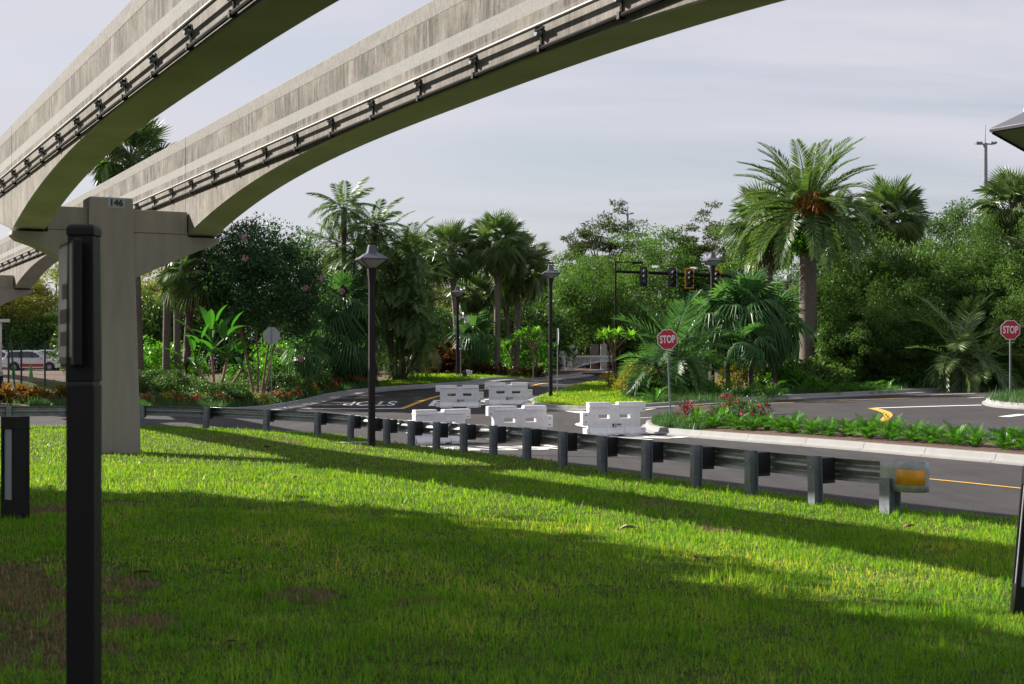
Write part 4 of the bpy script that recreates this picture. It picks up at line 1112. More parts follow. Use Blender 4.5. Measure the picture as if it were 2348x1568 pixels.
zz = at(0, 735, 90).z - p.z
MB().tube([(0, 0, 0), (0, 0, zz)], 0.09, 8).build('mast_pole', M['white_metal'], t); MB().box((0.2, 0, zz), (0.7, 0.3, 0.2)).build('camera_head', M['white_metal'], t)
p = on(815, 37.5, 0.0); t = thing('inlet_slab', (p.x, p.y, p.z + 0.03), 'small pale concrete slab in the grass left of the near lamp post', 'slab')
MB().box((0, 0, 0), (0.85, 0.5, 0.07)).build('slab_top', M['kerb'], t, bevel=0.01)

# ------------------------------------------------------------------ leaf shapes
def unit(v): return v / (np.linalg.norm(v, axis=-1, keepdims=True) + 1e-9)
def leaves(C, A, Nn, ln, wd):
    """kite-shaped leaves: C base points, A direction, Nn rough normal, ln / wd sizes"""
    A = unit(A); S = unit(np.cross(A, Nn)); ln = np.asarray(ln)[:, None]; wd = np.asarray(wd)[:, None]
    U = np.cross(S, A)
    return np.stack([C, C + A * ln * 0.45 + S * wd * 0.5 + U * ln * 0.05, C + A * ln - U * ln * 0.06, C + A * ln * 0.45 - S * wd * 0.5 + U * ln * 0.05], 1)
def ball(n, rng): 
    v = unit(rng.normal(size=(n, 3))); return v * (rng.random((n, 1)) ** (1 / 3))

def crown(seed, rx, ry, rz, clusters, per, leaf, aspect=0.5, csize=0.28, shell=0.45, flat=1.0, low=-0.8, droop=0.1, lumps=0.25):
    """foliage spread through an uneven crown volume; returns faces and the twig ends"""
    rng = np.random.default_rng(seed)
    d = unit(rng.normal(size=(clusters * 3, 3))); d = d[d[:, 2] > low][:clusters]
    ph = rng.random((4, 3)) * 6
    rad = 1 + lumps * sum(np.sin(d @ (rng.normal(size=3) * 3.2) + ph[k, 0]) for k in range(4)) / 2
    r = (shell + (1 - shell) * rng.random(len(d)) ** 0.6) * rad
    cc = d * r[:, None] * np.array([rx, ry, rz])
    k = np.repeat(np.arange(len(cc)), rng.poisson(per, len(cc)))
    cs = csize * (0.6 + 0.8 * rng.random(len(cc)))
    off = ball(len(k), rng) * cs[k][:, None] * np.array([1, 1, flat]) * max(rx, rz)
    C = cc[k] + off
    A = unit(off) * 0.7 + rng.normal(size=off.shape) * 0.7 + np.array([0, 0, -droop])
    Nn = rng.normal(size=off.shape) * 0.6 + np.array([0, 0, 0.8])
    s = leaf * (0.6 + 0.8 * rng.random(len(k)))
    return leaves(C, A, Nn, s, s * aspect), cc

CROWN = {}
def tree(name, label, cat, base, h, rx, rz, kind, seed, mat_, trunks=1, leaf=0.16, clusters=120, per=55, group=None, cz=None, csize=0.24, aspect=0.5, shell=0.45, flat=0.8, low=-0.75, droop=0.1, bark='bark', tr=None, rot=None, lumps=0.25, key=None, ry=None):
    root = thing(name, base, label, cat, group, 0.0)
    cz = cz if cz is not None else h - rz
    ck = key or (kind, seed)
    if ck not in CROWN:
        V, cc = crown(seed, rx, ry or rx, rz, clusters, per, leaf, aspect, csize, shell, flat, low, droop, lumps)
        CROWN[ck] = (np_mesh('crown', V, mat_), cc, rx, rz)
    me, cc, rx0, rz0 = CROWN[ck]
    rr = rot if rot is not None else random.uniform(0, 6.28)
    ob('crown', me, root, (0, 0, cz), (0, 0, rr), (rx / rx0, rx / rx0, rz / rz0))
    t = MB(); tr = tr or max(0.06, h * 0.022); rnd = random.Random(seed)
    ca, sa = math.cos(rr), math.sin(rr)
    tips = [Vector(((c[0]*ca - c[1]*sa) * rx / rx0, (c[0]*sa + c[1]*ca) * rx / rx0, cz + c[2] * rz / rz0)) for c in cc[:: max(1, len(cc) // 16)]]
    for q in range(trunks):
        a = 2 * PI * q / max(1, trunks) + rnd.random(); sp = 0.0 if trunks == 1 else 0.20
        b = Vector((math.cos(a) * sp, math.sin(a) * sp, -0.1)); top = Vector((math.cos(a) * rx * (0.05 if trunks == 1 else 0.42), math.sin(a) * rx * (0.05 if trunks == 1 else 0.42), cz - rz * 0.1))
        m1 = b.lerp(top, 0.35) + Vector((rnd.uniform(-.1, .1), rnd.uniform(-.1, .1), 0)); m2 = b.lerp(top, 0.7) + Vector((rnd.uniform(-.15, .15), rnd.uniform(-.15, .15), 0))
        t.tube([b, m1, m2, top], [tr, tr * 0.85, tr * 0.65, tr * 0.35], 7)
        for tip in tips[q::max(1, trunks)]:
            s = b.lerp(top, rnd.uniform(0.55, 0.9)); mid = s.lerp(tip, 0.5) + Vector((0, 0, 0.08 * h * rnd.random()))
            t.tube([s, mid, tip], [tr * 0.4, tr * 0.25, tr * 0.08], 5)
    t.build('trunk', M[bark], root)
    return root

# ---- fronds
def feather(name, m, n=30, droop=1.1, ll=0.20, lw=0.022, vee=0.35, start=0.18, fwd=0.9, hang=0.2, seed=0, power=1.4):
    rng = random.Random(seed); v = []; f = []
    K = 14; pts = []; p = Vector((0, 0, 0)); th = 0.0
    for i in range(K + 1):
        pts.append(p.copy()); th = -droop * (i / K) ** power; p = p + Vector((math.cos(th), 0, math.sin(th))) / K
    def P(t):
        u = min(t, 0.9999) * K; i = int(u); return pts[i].lerp(pts[i+1], u - i), (pts[i+1] - pts[i]).normalized()
    mb = MB()
    mb.tube(pts[::2], [0.013 - 0.011 * i / (K // 2) for i in range(K // 2 + 1)], 3)
    for i in range(n):
        t = start + (1 - start) * i / (n - 1) * 0.995; c, d = P(t)
        up = Vector((-d.z, 0, d.x)); s = (t - start) / (1 - start)
        Ln = ll * (0.35 + 1.05 * math.sin(PI * min(1, 0.12 + s * 0.80))) * rng.uniform(0.9, 1.1)
        for sg in (-1, 1):
            fw = fwd * (0.55 + 0.9 * s) + rng.uniform(-.12, .12)
            dr = Vector((0, sg, 0)) * math.cos(vee) + up * math.sin(vee + rng.uniform(-.12, .12)) + d * fw
            dr = (dr.normalized() + Vector((0, 0, -hang * rng.uniform(0.5, 1.4)))).normalized()
            tip = c + dr * Ln + Vector((0, 0, -hang * Ln * 0.5)); mid = c + dr * Ln * 0.5
            w = d * lw * 0.5
            mb.add([c - w * 0.4, mid - w, tip, mid + w], [(0, 1, 2, 3)])
    me = mb.mesh(name, m); return me
def fan(name, m, n=22, pet=0.55, rad=0.52, spread=2.35, droop=0.35, fold=0.25, seed=0, split=0.45):
    rng = random.Random(seed); mb = MB()
    mb.tube([(0, 0, 0), (pet * 0.5, 0, 0.03), (pet, 0, 0.0)], [0.014, 0.010, 0.008], 3)
    h = Vector((pet, 0, 0)); dth = 2 * spread / n
    for i in range(n):
        a = -spread + (i + 0.5) * dth; rr = rad * (0.72 + 0.28 * math.cos(a * 0.55)) * rng.uniform(0.93, 1.05)
        z = lambda q: fold * rad * (abs(math.sin(a)) * 0.35) * q - droop * rad * q ** 2.2
        wid = dth * 0.5 * 0.96
        def pt(ang, q): return h + Vector((math.cos(ang) * rr * q, math.sin(ang) * rr * q, z(q)))
        mb.add([h, pt(a - wid, split), pt(a, 0.62) + Vector((0, 0, 0.02 * rad)), pt(a + wid, split)], [(0, 1, 2), (0, 2, 3)])
        tp = pt(a, 1.0) + Vector((0, 0, -droop * rad * rng.uniform(0.1, 0.5)))
        mb.add([pt(a - wid, split), tp, pt(a + wid, split), pt(a, 0.62) + Vector((0, 0, 0.02 * rad))], [(0, 1, 3), (3, 1, 2)])
    return mb.mesh(name, m)
def paddle(name, m, pet=0.55, bl=0.45, w=0.2, droop=0.5, seed=0):
    mb = MB(); K = 6
    mb.tube([(0, 0, 0), (pet * 0.6, 0, 0.01), (pet, 0, 0)], [0.02, 0.015, 0.01], 4)
    c = []; l = []; r = []; p = Vector((pet, 0, 0))
    for i in range(K + 1):
        t = i / K; th = -droop * t; ww = w * 0.5 * math.sin(PI * min(1, 0.08 + t * 0.9)) ** 0.7 * (0 if i == K else 1)
        c.append(p.copy()); l.append(p + Vector((0, ww, ww * 0.45))); r.append(p + Vector((0, -ww, ww * 0.45)))
        p = p + Vector((math.cos(th), 0, math.sin(th))) * bl / K
    vs = c + l + r; n = K + 1
    mb.add(vs, [(i, i + 1, n + i + 1, n + i) for i in range(K)] + [(i + 1, i, 2*n + i, 2*n + i + 1) for i in range(K)])
    return mb.mesh(name, m)
FR = {}
FR['sabal'] = [fan('frond', L['sabal'], 28, 0.50, 0.54, 2.5, d, 0.45, s, 0.36) for s, d in enumerate((0.15, 0.35, 0.6))]
FR['sabal_dead'] = [fan('dead_frond', L['sabal_dead'], 14, 0.5, 0.5, 2.0, 1.0, 0.2, 5)]
FR['fan'] = [fan('frond', L['fan'], 22, 0.45, 0.60, 2.3, d, 0.2, s, 0.55) for s, d in enumerate((0.35, 0.7, 1.1))]
FR['date'] = [feather('frond', L['date'], 50, d, 0.125, 0.024, 0.40, 0.08, 0.8, 0.15, s, 1.3) for s, d in enumerate((0.9, 1.2, 1.3))]
FR['queen'] = [feather('frond', L['date'], 34, d, 0.22, 0.040, 0.25, 0.18, 0.8, 0.45, s, 1.3) for s, d in enumerate((0.9, 1.3, 1.7))]
FR['recl'] = [feather('frond', L['date'], 34, d, 0.19, 0.032, 0.35, 0.16, 0.8, 0.25, s, 1.3) for s, d in enumerate((0.9, 1.3, 1.7))]
FR['areca'] = [feather('frond', L['fan'], 24, d, 0.26, 0.036, 0.45, 0.22, 0.9, 0.12, s, 1.4) for s, d in enumerate((0.55, 0.95, 1.4))]
FR['areca_dark'] = [feather('frond', L['sabal'], 24, d, 0.26, 0.036, 0.40, 0.22, 0.9, 0.18, s, 1.4) for s, d in enumerate((0.55, 0.95, 1.4))]
FR['paddle'] = [paddle('leaf', L['paddle'], 0.5, 0.5, 0.17, d, s) for s, d in enumerate((0.3, 0.7))]
FR['coontie'] = [feather('frond', L['coontie'], 13, d, 0.26, 0.065, 0.45, 0.15, 0.9, 0.0, s, 1.2) for s, d in enumerate((0.6, 1.1))]
FR['cordy'] = [paddle('leaf', L['red'], 0.12, 0.88, 0.12, d, s) for s, d in enumerate((0.5, 0.9))]
FR['croton_dark'] = [paddle('leaf', L['croton_dark'], 0.15, 0.85, 0.24, d, s) for s, d in enumerate((0.5, 0.9))]
FR['croton'] = [paddle('leaf', L['croton'], 0.15, 0.85, 0.24, d, s) for s, d in enumerate((0.5, 0.9))]

def put_frond(kind, root, p, az, el, s, rnd, roll=0.25, name='frond', var=None):
    me = FR[kind][var if var is not None else rnd.randrange(len(FR[kind]))]
    mtx = Matrix.Rotation(az, 3, 'Z') @ Matrix.Rotation(-el, 3, 'Y') @ Matrix.Rotation(rnd.uniform(-roll, roll), 3, 'X')
    return ob(name, me, root, p, mtx.to_euler(), (s, s, s))
def head(root, kind, p, r, n, rnd, elmin=-0.7, elmax=1.35, dead=0, spread=0.0, parent=None, name='frond'):
    p = Vector(p)
    for i in range(n):
        u = (i + 0.5) / n; el = elmax - (elmax - elmin) * (u if kind == 'sabal' else u ** 0.85) + rnd.uniform(-.12, .12)
        az = i * 2.39996 + rnd.uniform(-.2, .2)
        c = p + Vector((math.cos(az), math.sin(az), 0)) * spread * rnd.random() - Vector((0, 0, 0.10 * r * u))
        put_frond(kind, root, c, az, el, r * rnd.uniform(0.84, 1.08), rnd, roll=0.9 if kind == 'sabal' else 0.25, var=min(2, int(u * 3)) if len(FR[kind]) == 3 else None, name=name)
    for i in range(dead):
        az = i * 2.4 + 0.5; put_frond('sabal_dead', root, p - Vector((0, 0, 0.12 * r)), az, rnd.uniform(-1.35, -0.95), r * rnd.uniform(0.75, 0.95), rnd, name='dead_frond')
def palm(name, label, px, D, ytop, r, kind, n, seed, group, lean=0.0, tw=0.17, dead=0, trunk='palm_trunk', boot=True, elmin=-0.7, off=0.1, basepx=None, cat='palm'):
    """ytop: picture height of the crown centre; r: frond length in metres; lean: how far the crown sits from the foot, in metres"""
    D2 = behind(px, D, 3.0); r = r * D2 / D; D = D2
    rnd = random.Random(seed); base = on(basepx if basepx is not None else px, D, off); c = at(px, ytop, D) - base
    root = thing(name, base, label, cat, group)
    K = 7; path = []
    for i in range(K + 1):
        t = i / K; path.append((c.x * (t ** 1.4) + lean * math.sin(PI * t), 0.0, -0.1 + (c.z + 0.1) * t))
    rs = [tw * (1.25 if i == 0 else 1.0 - 0.12 * i / K) for i in range(K + 1)]
    if boot: rs[-1] = tw * 1.25; rs[-2] = tw * 1.1
    MB().tube(path, rs, 12).build('trunk', M[trunk], root, smooth=True)
    head(root, kind, (c.x, 0, c.z), r, n, rnd, elmin, 1.4, dead, tw)
    return root, c

GS = 'cabbage palms'
SAB = [  # px, D, y of crown centre, frond length, label
    (300, 72, 355, 2.5, 'cabbage palm whose crown shows in the gap between the two monorail beams', 322, 36),
    (388, 74, 470, 2.0, 'pale trunked palm right of the numbered pylon, crown hidden behind the beam', 380, 26),
    (405, 78, 500, 2.0, 'slim palm trunk just right of the pale trunk beside the pylon', 406, 22),
    (442, 70, 618, 2.1, 'dark trunked cabbage palm with a shaggy crown under the right beam end', 424, 34),
    (1031, 86, 572, 2.1, 'cabbage palm with a bending trunk behind the camera lamp post', 1052, 38),
    (1140, 86, 556, 2.15, 'tallest cabbage palm of the middle group', 1139, 40),
    (1192, 84, 610, 2.2, 'cabbage palm in front of the tallest one in the middle group', 1183, 38),
    (1086, 96, 668, 1.75, 'small pale cabbage palm between the two middle lamp posts', 1088, 30),
    (1158, 96, 655, 1.8, 'cabbage palm half hidden behind the tallest one of the middle group', 1166, 26),
    (962, 92, 585, 2.0, 'cabbage palm behind the dense date palm clump', 960, 26),
    (1762, 80, 512, 2.55, 'cabbage palm left behind the big date palm', 1766, 44),
    (1908, 84, 515, 2.3, 'cabbage palm right behind the big date palm trunk', 1908, 34),
    (2042, 84, 488, 2.35, 'cabbage palm rising from the hedge right of the big date palm', 2036, 42),
    (2322, 84, 468, 2.35, 'cabbage palm at the far right in front of the light tower', 2330, 42),
    (2385, 80, 590, 2.2, 'cabbage palm peeping in at the right edge', 2385, 28),
]
for i, (px, D, y, r, lab, bp_, n) in enumerate(SAB):
    palm('cabbage_palm', lab, px, D, y, r, 'sabal', n + 6, 40 + i, GS, tw=0.20, dead=4 if i in (0, 3, 7, 10) else 2, elmin=-1.05, basepx=bp_, trunk='palm_trunk' if i != 3 else 'palm_dark')
# the big date palm
root, c = palm('date_palm', 'big date palm with orange fruit clusters and ferns under its crown', 1852, 72, 470, 4.3, 'date', 58, 90, 'date palms', tw=0.47, boot=True, elmin=-0.36, dead=0)
rnd = random.Random(3)
fr_mb = MB()
for k in range(16):
    az = rnd.uniform(0, 2 * PI); cx_, cy_ = math.cos(az) * rnd.uniform(0.4, 0.9), -abs(math.sin(az)) * rnd.uniform(0.4, 0.9)
    m = MB()
    for q in range(60):
        a = Vector((c.x * 1.0 + cx_ * 0.9, cy_ * 1.2 - 0.3, c.z + 0.15 + rnd.uniform(-.1, .6)))
        b = a + Vector((cx_ * 0.5 + rnd.gauss(0, .16), cy_ * 0.3 + rnd.gauss(0, .16), -rnd.uniform(0.45, 0.95)))
        m.tube([a.lerp(b, 0.2), b], [0.012, 0.026], 3)
    m.build('fruit_cluster', M['fruit'], root)
V, _ = crown(77, 1.0, 1.0, 1.05, 90, 34, 0.26, 0.35, 0.30, 0.6, 1.0, -0.95, 0.6)
ob('fern_ruff', np_mesh('fern_ruff', V, L['bright']), root, (c.x, -0.15, c.z - 1.45))
MB().tube([(c.x, 0, c.z - 2.5), (c.x, 0, c.z - 2.2), (c.x, 0, c.z - 1.2), (c.x, 0, c.z - 0.3)], [0.42, 0.72, 0.80, 0.5], 14).build('boot_collar', M['palm_dark'], root)
# small feather palms over the left clump
palm('feather_palm', 'slender feather palm, the taller of two above the left thicket', 788, 76, 475, 1.95, 'queen', 22, 120, 'feather palms', tw=0.13, elmin=-0.55, trunk='palm_dark')
palm('feather_palm', 'slender feather palm, the shorter of two above the near lamp post', 857, 75, 520, 1.95, 'queen', 22, 121, 'feather palms', tw=0.14, elmin=-0.55, trunk='palm_dark')

def clump(name, label, px, D, heads, kind, cat='palm', group=None, off=0.1, trunk='palm_dark', tw=0.07, elmin=-0.85):
    """several stems from one foot: heads = [(px, y of head, frond length, count)]"""
    D2 = behind(px, D, 3.0); heads = [(a, b, r * D2 / D, n) for a, b, r, n in heads]; D = D2
    base = on(px, D, off); root = thing(name, base, label, cat, group)
    for k, (hx, hy, r, n) in enumerate(heads):
        rnd = random.Random(hash((px, k)) % 9999); c = at(hx, hy, D) - base; dy = rnd.uniform(-0.9, 0.9)
        if c.z > 0.5:
            MB().tube([(c.x * 0.2, dy * 0.2, -0.05), (c.x * 0.6, dy * 0.7, c.z * 0.5), (c.x, dy, c.z)], [tw * 1.2, tw, tw], 8).build('stem', M[trunk], root)
        head(root, kind, (c.x, dy, c.z), r, n, rnd, elmin, 1.4, dead=3 if kind == 'fan' else 0)
    return root
clump('date_palm_clump', 'dense dark date palm clump right behind the near lamp post', 912, 73, [(905,640,2.8,26),(945,620,2.6,22),(870,650,2.4,20),(925,700,2.8,26),(885,735,2.6,24),(960,705,2.3,20),(925,790,2.4,24),(880,560,2.2,18),(940,570,2.2,16),(975,780,1.8,16)], 'recl')
clump('feather_palm_clump', 'feathery palm clump below the two slender palms at the left', 800, 77, [(770,560,2.2,18),(815,575,2.2,18),(760,620,2.0,16),(840,600,2.0,16)], 'recl')
clump('fan_palm', 'drooping fan palm left of the near lamp post, upper one', 790, 70, [(790,690,1.9,22)], 'fan', group='fan palms', tw=0.11)
clump('fan_palm', 'drooping fan palm left of the near lamp post, tangled lower one', 765, 69, [(762,760,1.7,20)], 'fan', group='fan palms', tw=0.10)
clump('fan_palm', 'fan palm with yellowing leaves close to the near lamp post', 815, 68, [(818,775,1.6,20)], 'fan', group='fan palms', tw=0.10)
clump('fan_palm', 'low fan palm behind the grey sign back', 690, 70, [(695,800,1.4,16)], 'fan', group='fan palms', tw=0.10)
clump('fan_palm', 'short bushy fan palm between the two middle lamp posts', 1085, 86, [(1085,765,1.7,26)], 'fan', group='fan palms', tw=0.12)
clump('fan_palm', 'left fan palm of the trio beside the big date palm', 1668, 66, [(1668,715,1.9,26)], 'fan', group='fan palms', tw=0.12)
clump('fan_palm', 'middle fan palm of the trio beside the big date palm', 1722, 65, [(1722,700,2.0,26),(1712,780,1.3,14)], 'fan', group='fan palms', tw=0.12)
clump('fan_palm', 'right fan palm of the trio beside the big date palm', 1778, 66, [(1778,735,2.0,28)], 'fan', group='fan palms', tw=0.13)
clump('fan_palm', 'fan palm behind the trio near the dark lamp post', 1620, 70, [(1615,735,1.8,22)], 'fan', group='fan palms', tw=0.12)
clump('arching_palm', 'arching feather palm behind the middle stop sign', 1545, 63, [(1540,800,2.7,17),(1565,815,2.3,15),(1500,830,2.0,13),(1600,835,1.8,13)], 'areca', group='arching palms')
clump('arching_palm', 'dark arching palm in front of the hedge left of the right stop sign', 2212, 69, [(2212,790,3.0,18),(2180,820,2.3,14),(2250,825,2.3,14)], 'areca_dark', group='arching palms')
clump('bird_of_paradise', 'giant bird of paradise with paddle leaves right of the pylon', 495, 66, [(478,800,2.6,9),(520,820,2.3,8),(455,835,1.9,7),(548,845,1.8,7)], 'paddle', cat='plant', trunk='bark_pale', elmin=0.35)
clump('bird_of_paradise', 'small paddle leaved plant among the crotons at the left edge', 130, 56, [(130,915,1.0,9)], 'paddle', cat='plant')

# ------------------------------------------------------------------ broadleaf trees
def T(px, D, off=0.1): return on(px, D, off)
def hz_(px, y, D, off=0.1): return at(px, y, D).z - on(px, D, off).z
# dark crape myrtle
b = T(592, 70); h = hz_(0, 492, 70)
myr = tree('crape_myrtle', 'dark many-stemmed crape myrtle with pink blossom behind the grey sign back', 'tree', b, h, 3.05, 3.3, 'myrtle', 5, L['myrtle'], trunks=7, leaf=0.15, clusters=300, per=110, cz=h - 3.1, csize=0.17, aspect=0.55, bark='bark_pale', tr=0.055, shell=0.35, rot=0.4, lumps=0.16)
rng = np.random.default_rng(8)
for k, (px, y) in enumerate([(560,592),(560,545),(700,660),(735,637),(783,668),(640,805),(690,822)]):
    q = at(px, y, 66.2 + 0.5 * (k % 3)) - b
    C = ball(40, rng) * 0.14 + np.array(q)
    ob('blossom', np_mesh('blossom', leaves(C, rng.normal(size=C.shape), rng.normal(size=C.shape), np.full(40, 0.10), np.full(40, 0.09)), M['flower_pink']), myr)
GB = 'trees behind the planting'
BG = [ # px, D, ytop, rx(m), rz(m), material, label, seed, leaf, flat
    (1378, 128, 492, 3.9, 4.6, 'pine', 'open crowned dark pine standing tall left of the central light tower', 21, 0.30, 0.45),
    (1290, 112, 590, 3.2, 4.6, 'cypress', 'fresh green tree behind the island lamp post', 22, 0.17, 0.8),
    (1345, 106, 600, 3.2, 4.4, 'cypress', 'fresh green tree behind the thin street light pole', 22, 0.17, 0.8),
    (1440, 116, 560, 3.6, 5.0, 'cypress', 'mid green tree left behind the signal heads', 23, 0.17, 0.8),
    (1530, 122, 535, 4.2, 5.4, 'cypress', 'rounded bright green tree behind the signal mast arm', 22, 0.17, 0.8),
    (1620, 126, 498, 3.6, 4.6, 'pine', 'dark pine topped tree left of the big date palm', 21, 0.30, 0.5),
    (1690, 120, 545, 4.4, 5.2, 'cypress', 'green tree behind the dark lamp post among the fan palms', 23, 0.17, 0.8),
    (2195, 100, 448, 3.4, 4.4, 'broad', 'dark broadleaf tree above the hedge at the right', 24, 0.17, 0.9),
    (1960, 104, 560, 3.4, 4.0, 'broad', 'dark tree low behind the hedge right of the date palm', 24, 0.17, 0.9),
    (1000, 118, 620, 3.6, 5.0, 'olive', 'olive green tree low behind the middle palms', 25, 0.18, 0.8),
    (1090, 124, 625, 4.2, 5.0, 'olive', 'olive green tree behind the tallest middle palm', 26, 0.18, 0.8),
    (1210, 120, 640, 3.8, 4.6, 'cypress', 'green tree behind the right middle palms', 23, 0.17, 0.8),
    (40, 130, 640, 4.6, 5.0, 'olive', 'sunlit olive tree above the parked cars at the left edge', 25, 0.18, 0.8),
    (118, 134, 598, 5.0, 5.6, 'olive', 'tall sunlit olive tree behind the numbered pylon', 26, 0.18, 0.8),
    (-60, 128, 620, 5.0, 5.6, 'olive', 'olive tree just beyond the left edge', 25, 0.18, 0.8),
    (200, 128, 700, 4.4, 4.8, 'broad', 'dark tree behind the parked cars and the pylon', 24, 0.17, 0.9),
    (360, 110, 610, 4.0, 5.4, 'olive', 'yellow-green tree between the palm trunks right of the pylon', 26, 0.18, 0.8),
    (470, 106, 600, 3.8, 5.2, 'olive', 'yellow-green tree behind the bird of paradise', 25, 0.18, 0.8),
    (860, 96, 600, 3.2, 4.6, 'broad', 'dark tree behind the feather palm clump', 24, 0.17, 0.9),
    (700, 92, 520, 2.6, 4.0, 'broad', 'dark tree filling in behind the crape myrtle', 24, 0.17, 0.9),
    (1800, 108, 610, 3.6, 4.4, 'cypress', 'green tree low behind the date palm trunk', 23, 0.17, 0.8),
    (2290, 110, 590, 4.0, 5.0, 'broad', 'dark tree behind the far right palm', 24, 0.17, 0.9),
    (2420, 104, 585, 4.4, 5.4, 'broad', 'dark tree at the right edge behind the hedge', 24, 0.17, 0.9),
]
for px, D, yt, rx, rz, mk, lab, sd, lf, fl in BG:
    b = T(px, D); h = hz_(px, yt, D)
    low_c = h * 0.5 < rz
    open_ = mk == 'pine'
    tree('background_tree', lab, 'tree', b, h, rx, min(rz, h * 0.5), mk, sd, L[mk], leaf=lf, clusters=130 if open_ else 130, per=140 if open_ else 210, group=GB, csize=0.17 if open_ else 0.20, flat=fl * 0.75, shell=0.5 if open_ else 0.45, aspect=0.30 if open_ else 0.5, cz=h - min(rz, h * 0.5) * 1.0, lumps=0.24)
# a second, lower layer so that no sky shows under the crowns: undergrowth shrubs
US = 'undergrowth shrubs at the back'
for k, px in enumerate(range(-60, 2480, 92)):
    D = 98 + (k * 37) % 12
    if 1290 < px < 1440: D = 112
    if px < 190: D = 126
    b = T(px, D); yt = 735 - (k * 53) % 55
    if 1220 < px < 1560: yt = 690
    if px < 300: yt = 745
    h = hz_(px, yt, D)
    tree('undergrowth_shrub', f'tall undergrowth shrub in the dark back row, {["first","second","third","fourth","fifth","sixth","seventh","eighth","ninth","tenth"][k % 10]} of the {["left","middle","right"][min(2, k // 10)]} third', 'shrub', b, h, 2.7, h * 0.55, 'under', 31 + k % 3, L['broad'], leaf=0.22, clusters=150, per=60, group=US, cz=h * 0.5, csize=0.24, trunks=3, tr=0.05, low=-0.95)

# bamboo hedge on the right: separate bushes
BH = 'feathery bushes of the tall hedge'
HED = [(1905, 74, 640, 1.7), (1945, 77, 600, 2.0), (1985, 73, 690, 1.7), (2010, 78, 590, 2.1), (2060, 75, 640, 1.9), (2090, 79, 575, 2.1), (2130, 74, 670, 1.8), (2155, 79, 585, 2.1), (2210, 76, 600, 2.1), (2250, 79, 560, 2.1), (2290, 75, 620, 2.0), (2330, 79, 555, 2.2), (2372, 75, 600, 2.1), (2420, 78, 570, 2.2), (1880, 77, 650, 1.7), (1930, 71.5, 740, 1.5), (2040, 71.5, 730, 1.5), (2110, 72, 745, 1.5), (2330, 72, 700, 1.7)]
ORD = ['first','second','third','fourth','fifth','sixth','seventh','eighth','ninth','tenth','eleventh','twelfth','thirteenth','fourteenth','fifteenth','sixteenth','seventeenth','eighteenth','nineteenth']
for k, (px, D, yt, rx) in enumerate(sorted(HED)):
    b = T(px, D); h = hz_(px, yt, D)
    tree('hedge_bush', f'feathery green hedge bush, {ORD[k]} from the big date palm towards the right edge', 'bush', b, h, rx, h * 0.56, 'bamboo', 61 + k % 3, L['bamboo'], leaf=0.15, clusters=150, per=220, group=BH, cz=h * 0.5, csize=0.20, aspect=0.28, trunks=6, tr=0.03, low=-0.98, droop=0.5, shell=0.5, bark='bark_pale', lumps=0.42)

# ------------------------------------------------------------------ smaller planting
def bush(name, label, px, D, w, h, mk, seed, leaf=0.10, per=28, cl=70, cat='shrub', group=None, aspect=0.5, lumps=0.15, csize=0.22, flower=None, nfl=0, off=0.11, gap=2.6):
    D = behind(px, D, gap); b = T(px, D, off)
    root = tree(name, label, cat, b, h, w, h * 0.62, name, seed, L[mk], leaf=leaf, clusters=cl, per=per, group=group, cz=h * 0.45, csize=csize, aspect=aspect, trunks=3, tr=0.02, low=-0.6, shell=0.55, lumps=lumps, key=(name, mk, seed))
    if flower:
        rng = np.random.default_rng(seed + 100); P = []
        for k in range(nfl):
            d = unit(rng.normal(size=3)); d[2] = abs(d[2]); d[1] = -abs(d[1]) if rng.random() < .75 else d[1]
            c = d * np.array([w, w, h * 0.55]) * 0.98 + np.array([0, 0, h * 0.45])
            P.append(ball(14, rng) * 0.09 + c)
        P = np.concatenate(P); n = len(P)
        ob('blossom', np_mesh('blossom', leaves(P, rng.normal(size=P.shape), rng.normal(size=P.shape), np.full(n, 0.085), np.full(n, 0.075)), M[flower]), root)
    return root
# clipped mounds in the left bed
MND = [(352, 62, .95, 1.35, 'first'), (398, 61, 1.0, 1.25, 'second'), (448, 60.5, 1.0, 1.0, 'third'), (492, 60, 1.1, 0.95, 'fourth'), (535, 61, 0.9, 0.85, 'fifth'), (660, 71, 1.1, 1.1, 'sixth'), (705, 73.5, 1.2, 1.25, 'seventh'), (750, 76, 1.2, 1.2, 'eighth'), (795, 77, 1.1, 1.15, 'ninth'), (830, 77.6, 0.9, 1.0, 'tenth'), (690, 76, 1.2, 1.6, 'eleventh')]
for k, (px, D, w, h, o) in enumerate(MND):
    bush('mounded_shrub', f'low mounded green shrub in the left bed, {o} counted from the pylon', px, D, w, h, 'broad', 70 + k % 3, 0.085, 36, 170, group='mounded shrubs of the left bed', csize=0.15, lumps=0.10)
# glossy bright shrubs behind
for k, (px, D, w, h, lab) in enumerate([(345, 78, 1.6, 2.4, 'glossy bright green shrub beside the pylon foot, left one'), (405, 80, 1.7, 2.3, 'glossy bright green shrub between the palm trunks by the pylon'), (560, 72, 1.2, 1.6, 'glossy green shrub at the foot of the crape myrtle'), (1160, 92, 1.3, 2.3, 'glossy bright shrub among the middle palm trunks'), (1215, 90, 1.6, 2.8, 'glossy bright shrub left of the island lamp post'), (1110, 100, 1.8, 2.2, 'bright clipped shrub behind the middle palms'), (1040, 100, 1.8, 2.0, 'bright clipped shrub behind the camera lamp post'), (640, 77, 1.6, 2.6, 'bright green shrub behind the grey sign back')]):
    bush('glossy_shrub', lab, px, D, w, h, 'bright', 80 + k % 2, 0.20, 26, 110, group='glossy bright shrubs', aspect=0.42, csize=0.22)
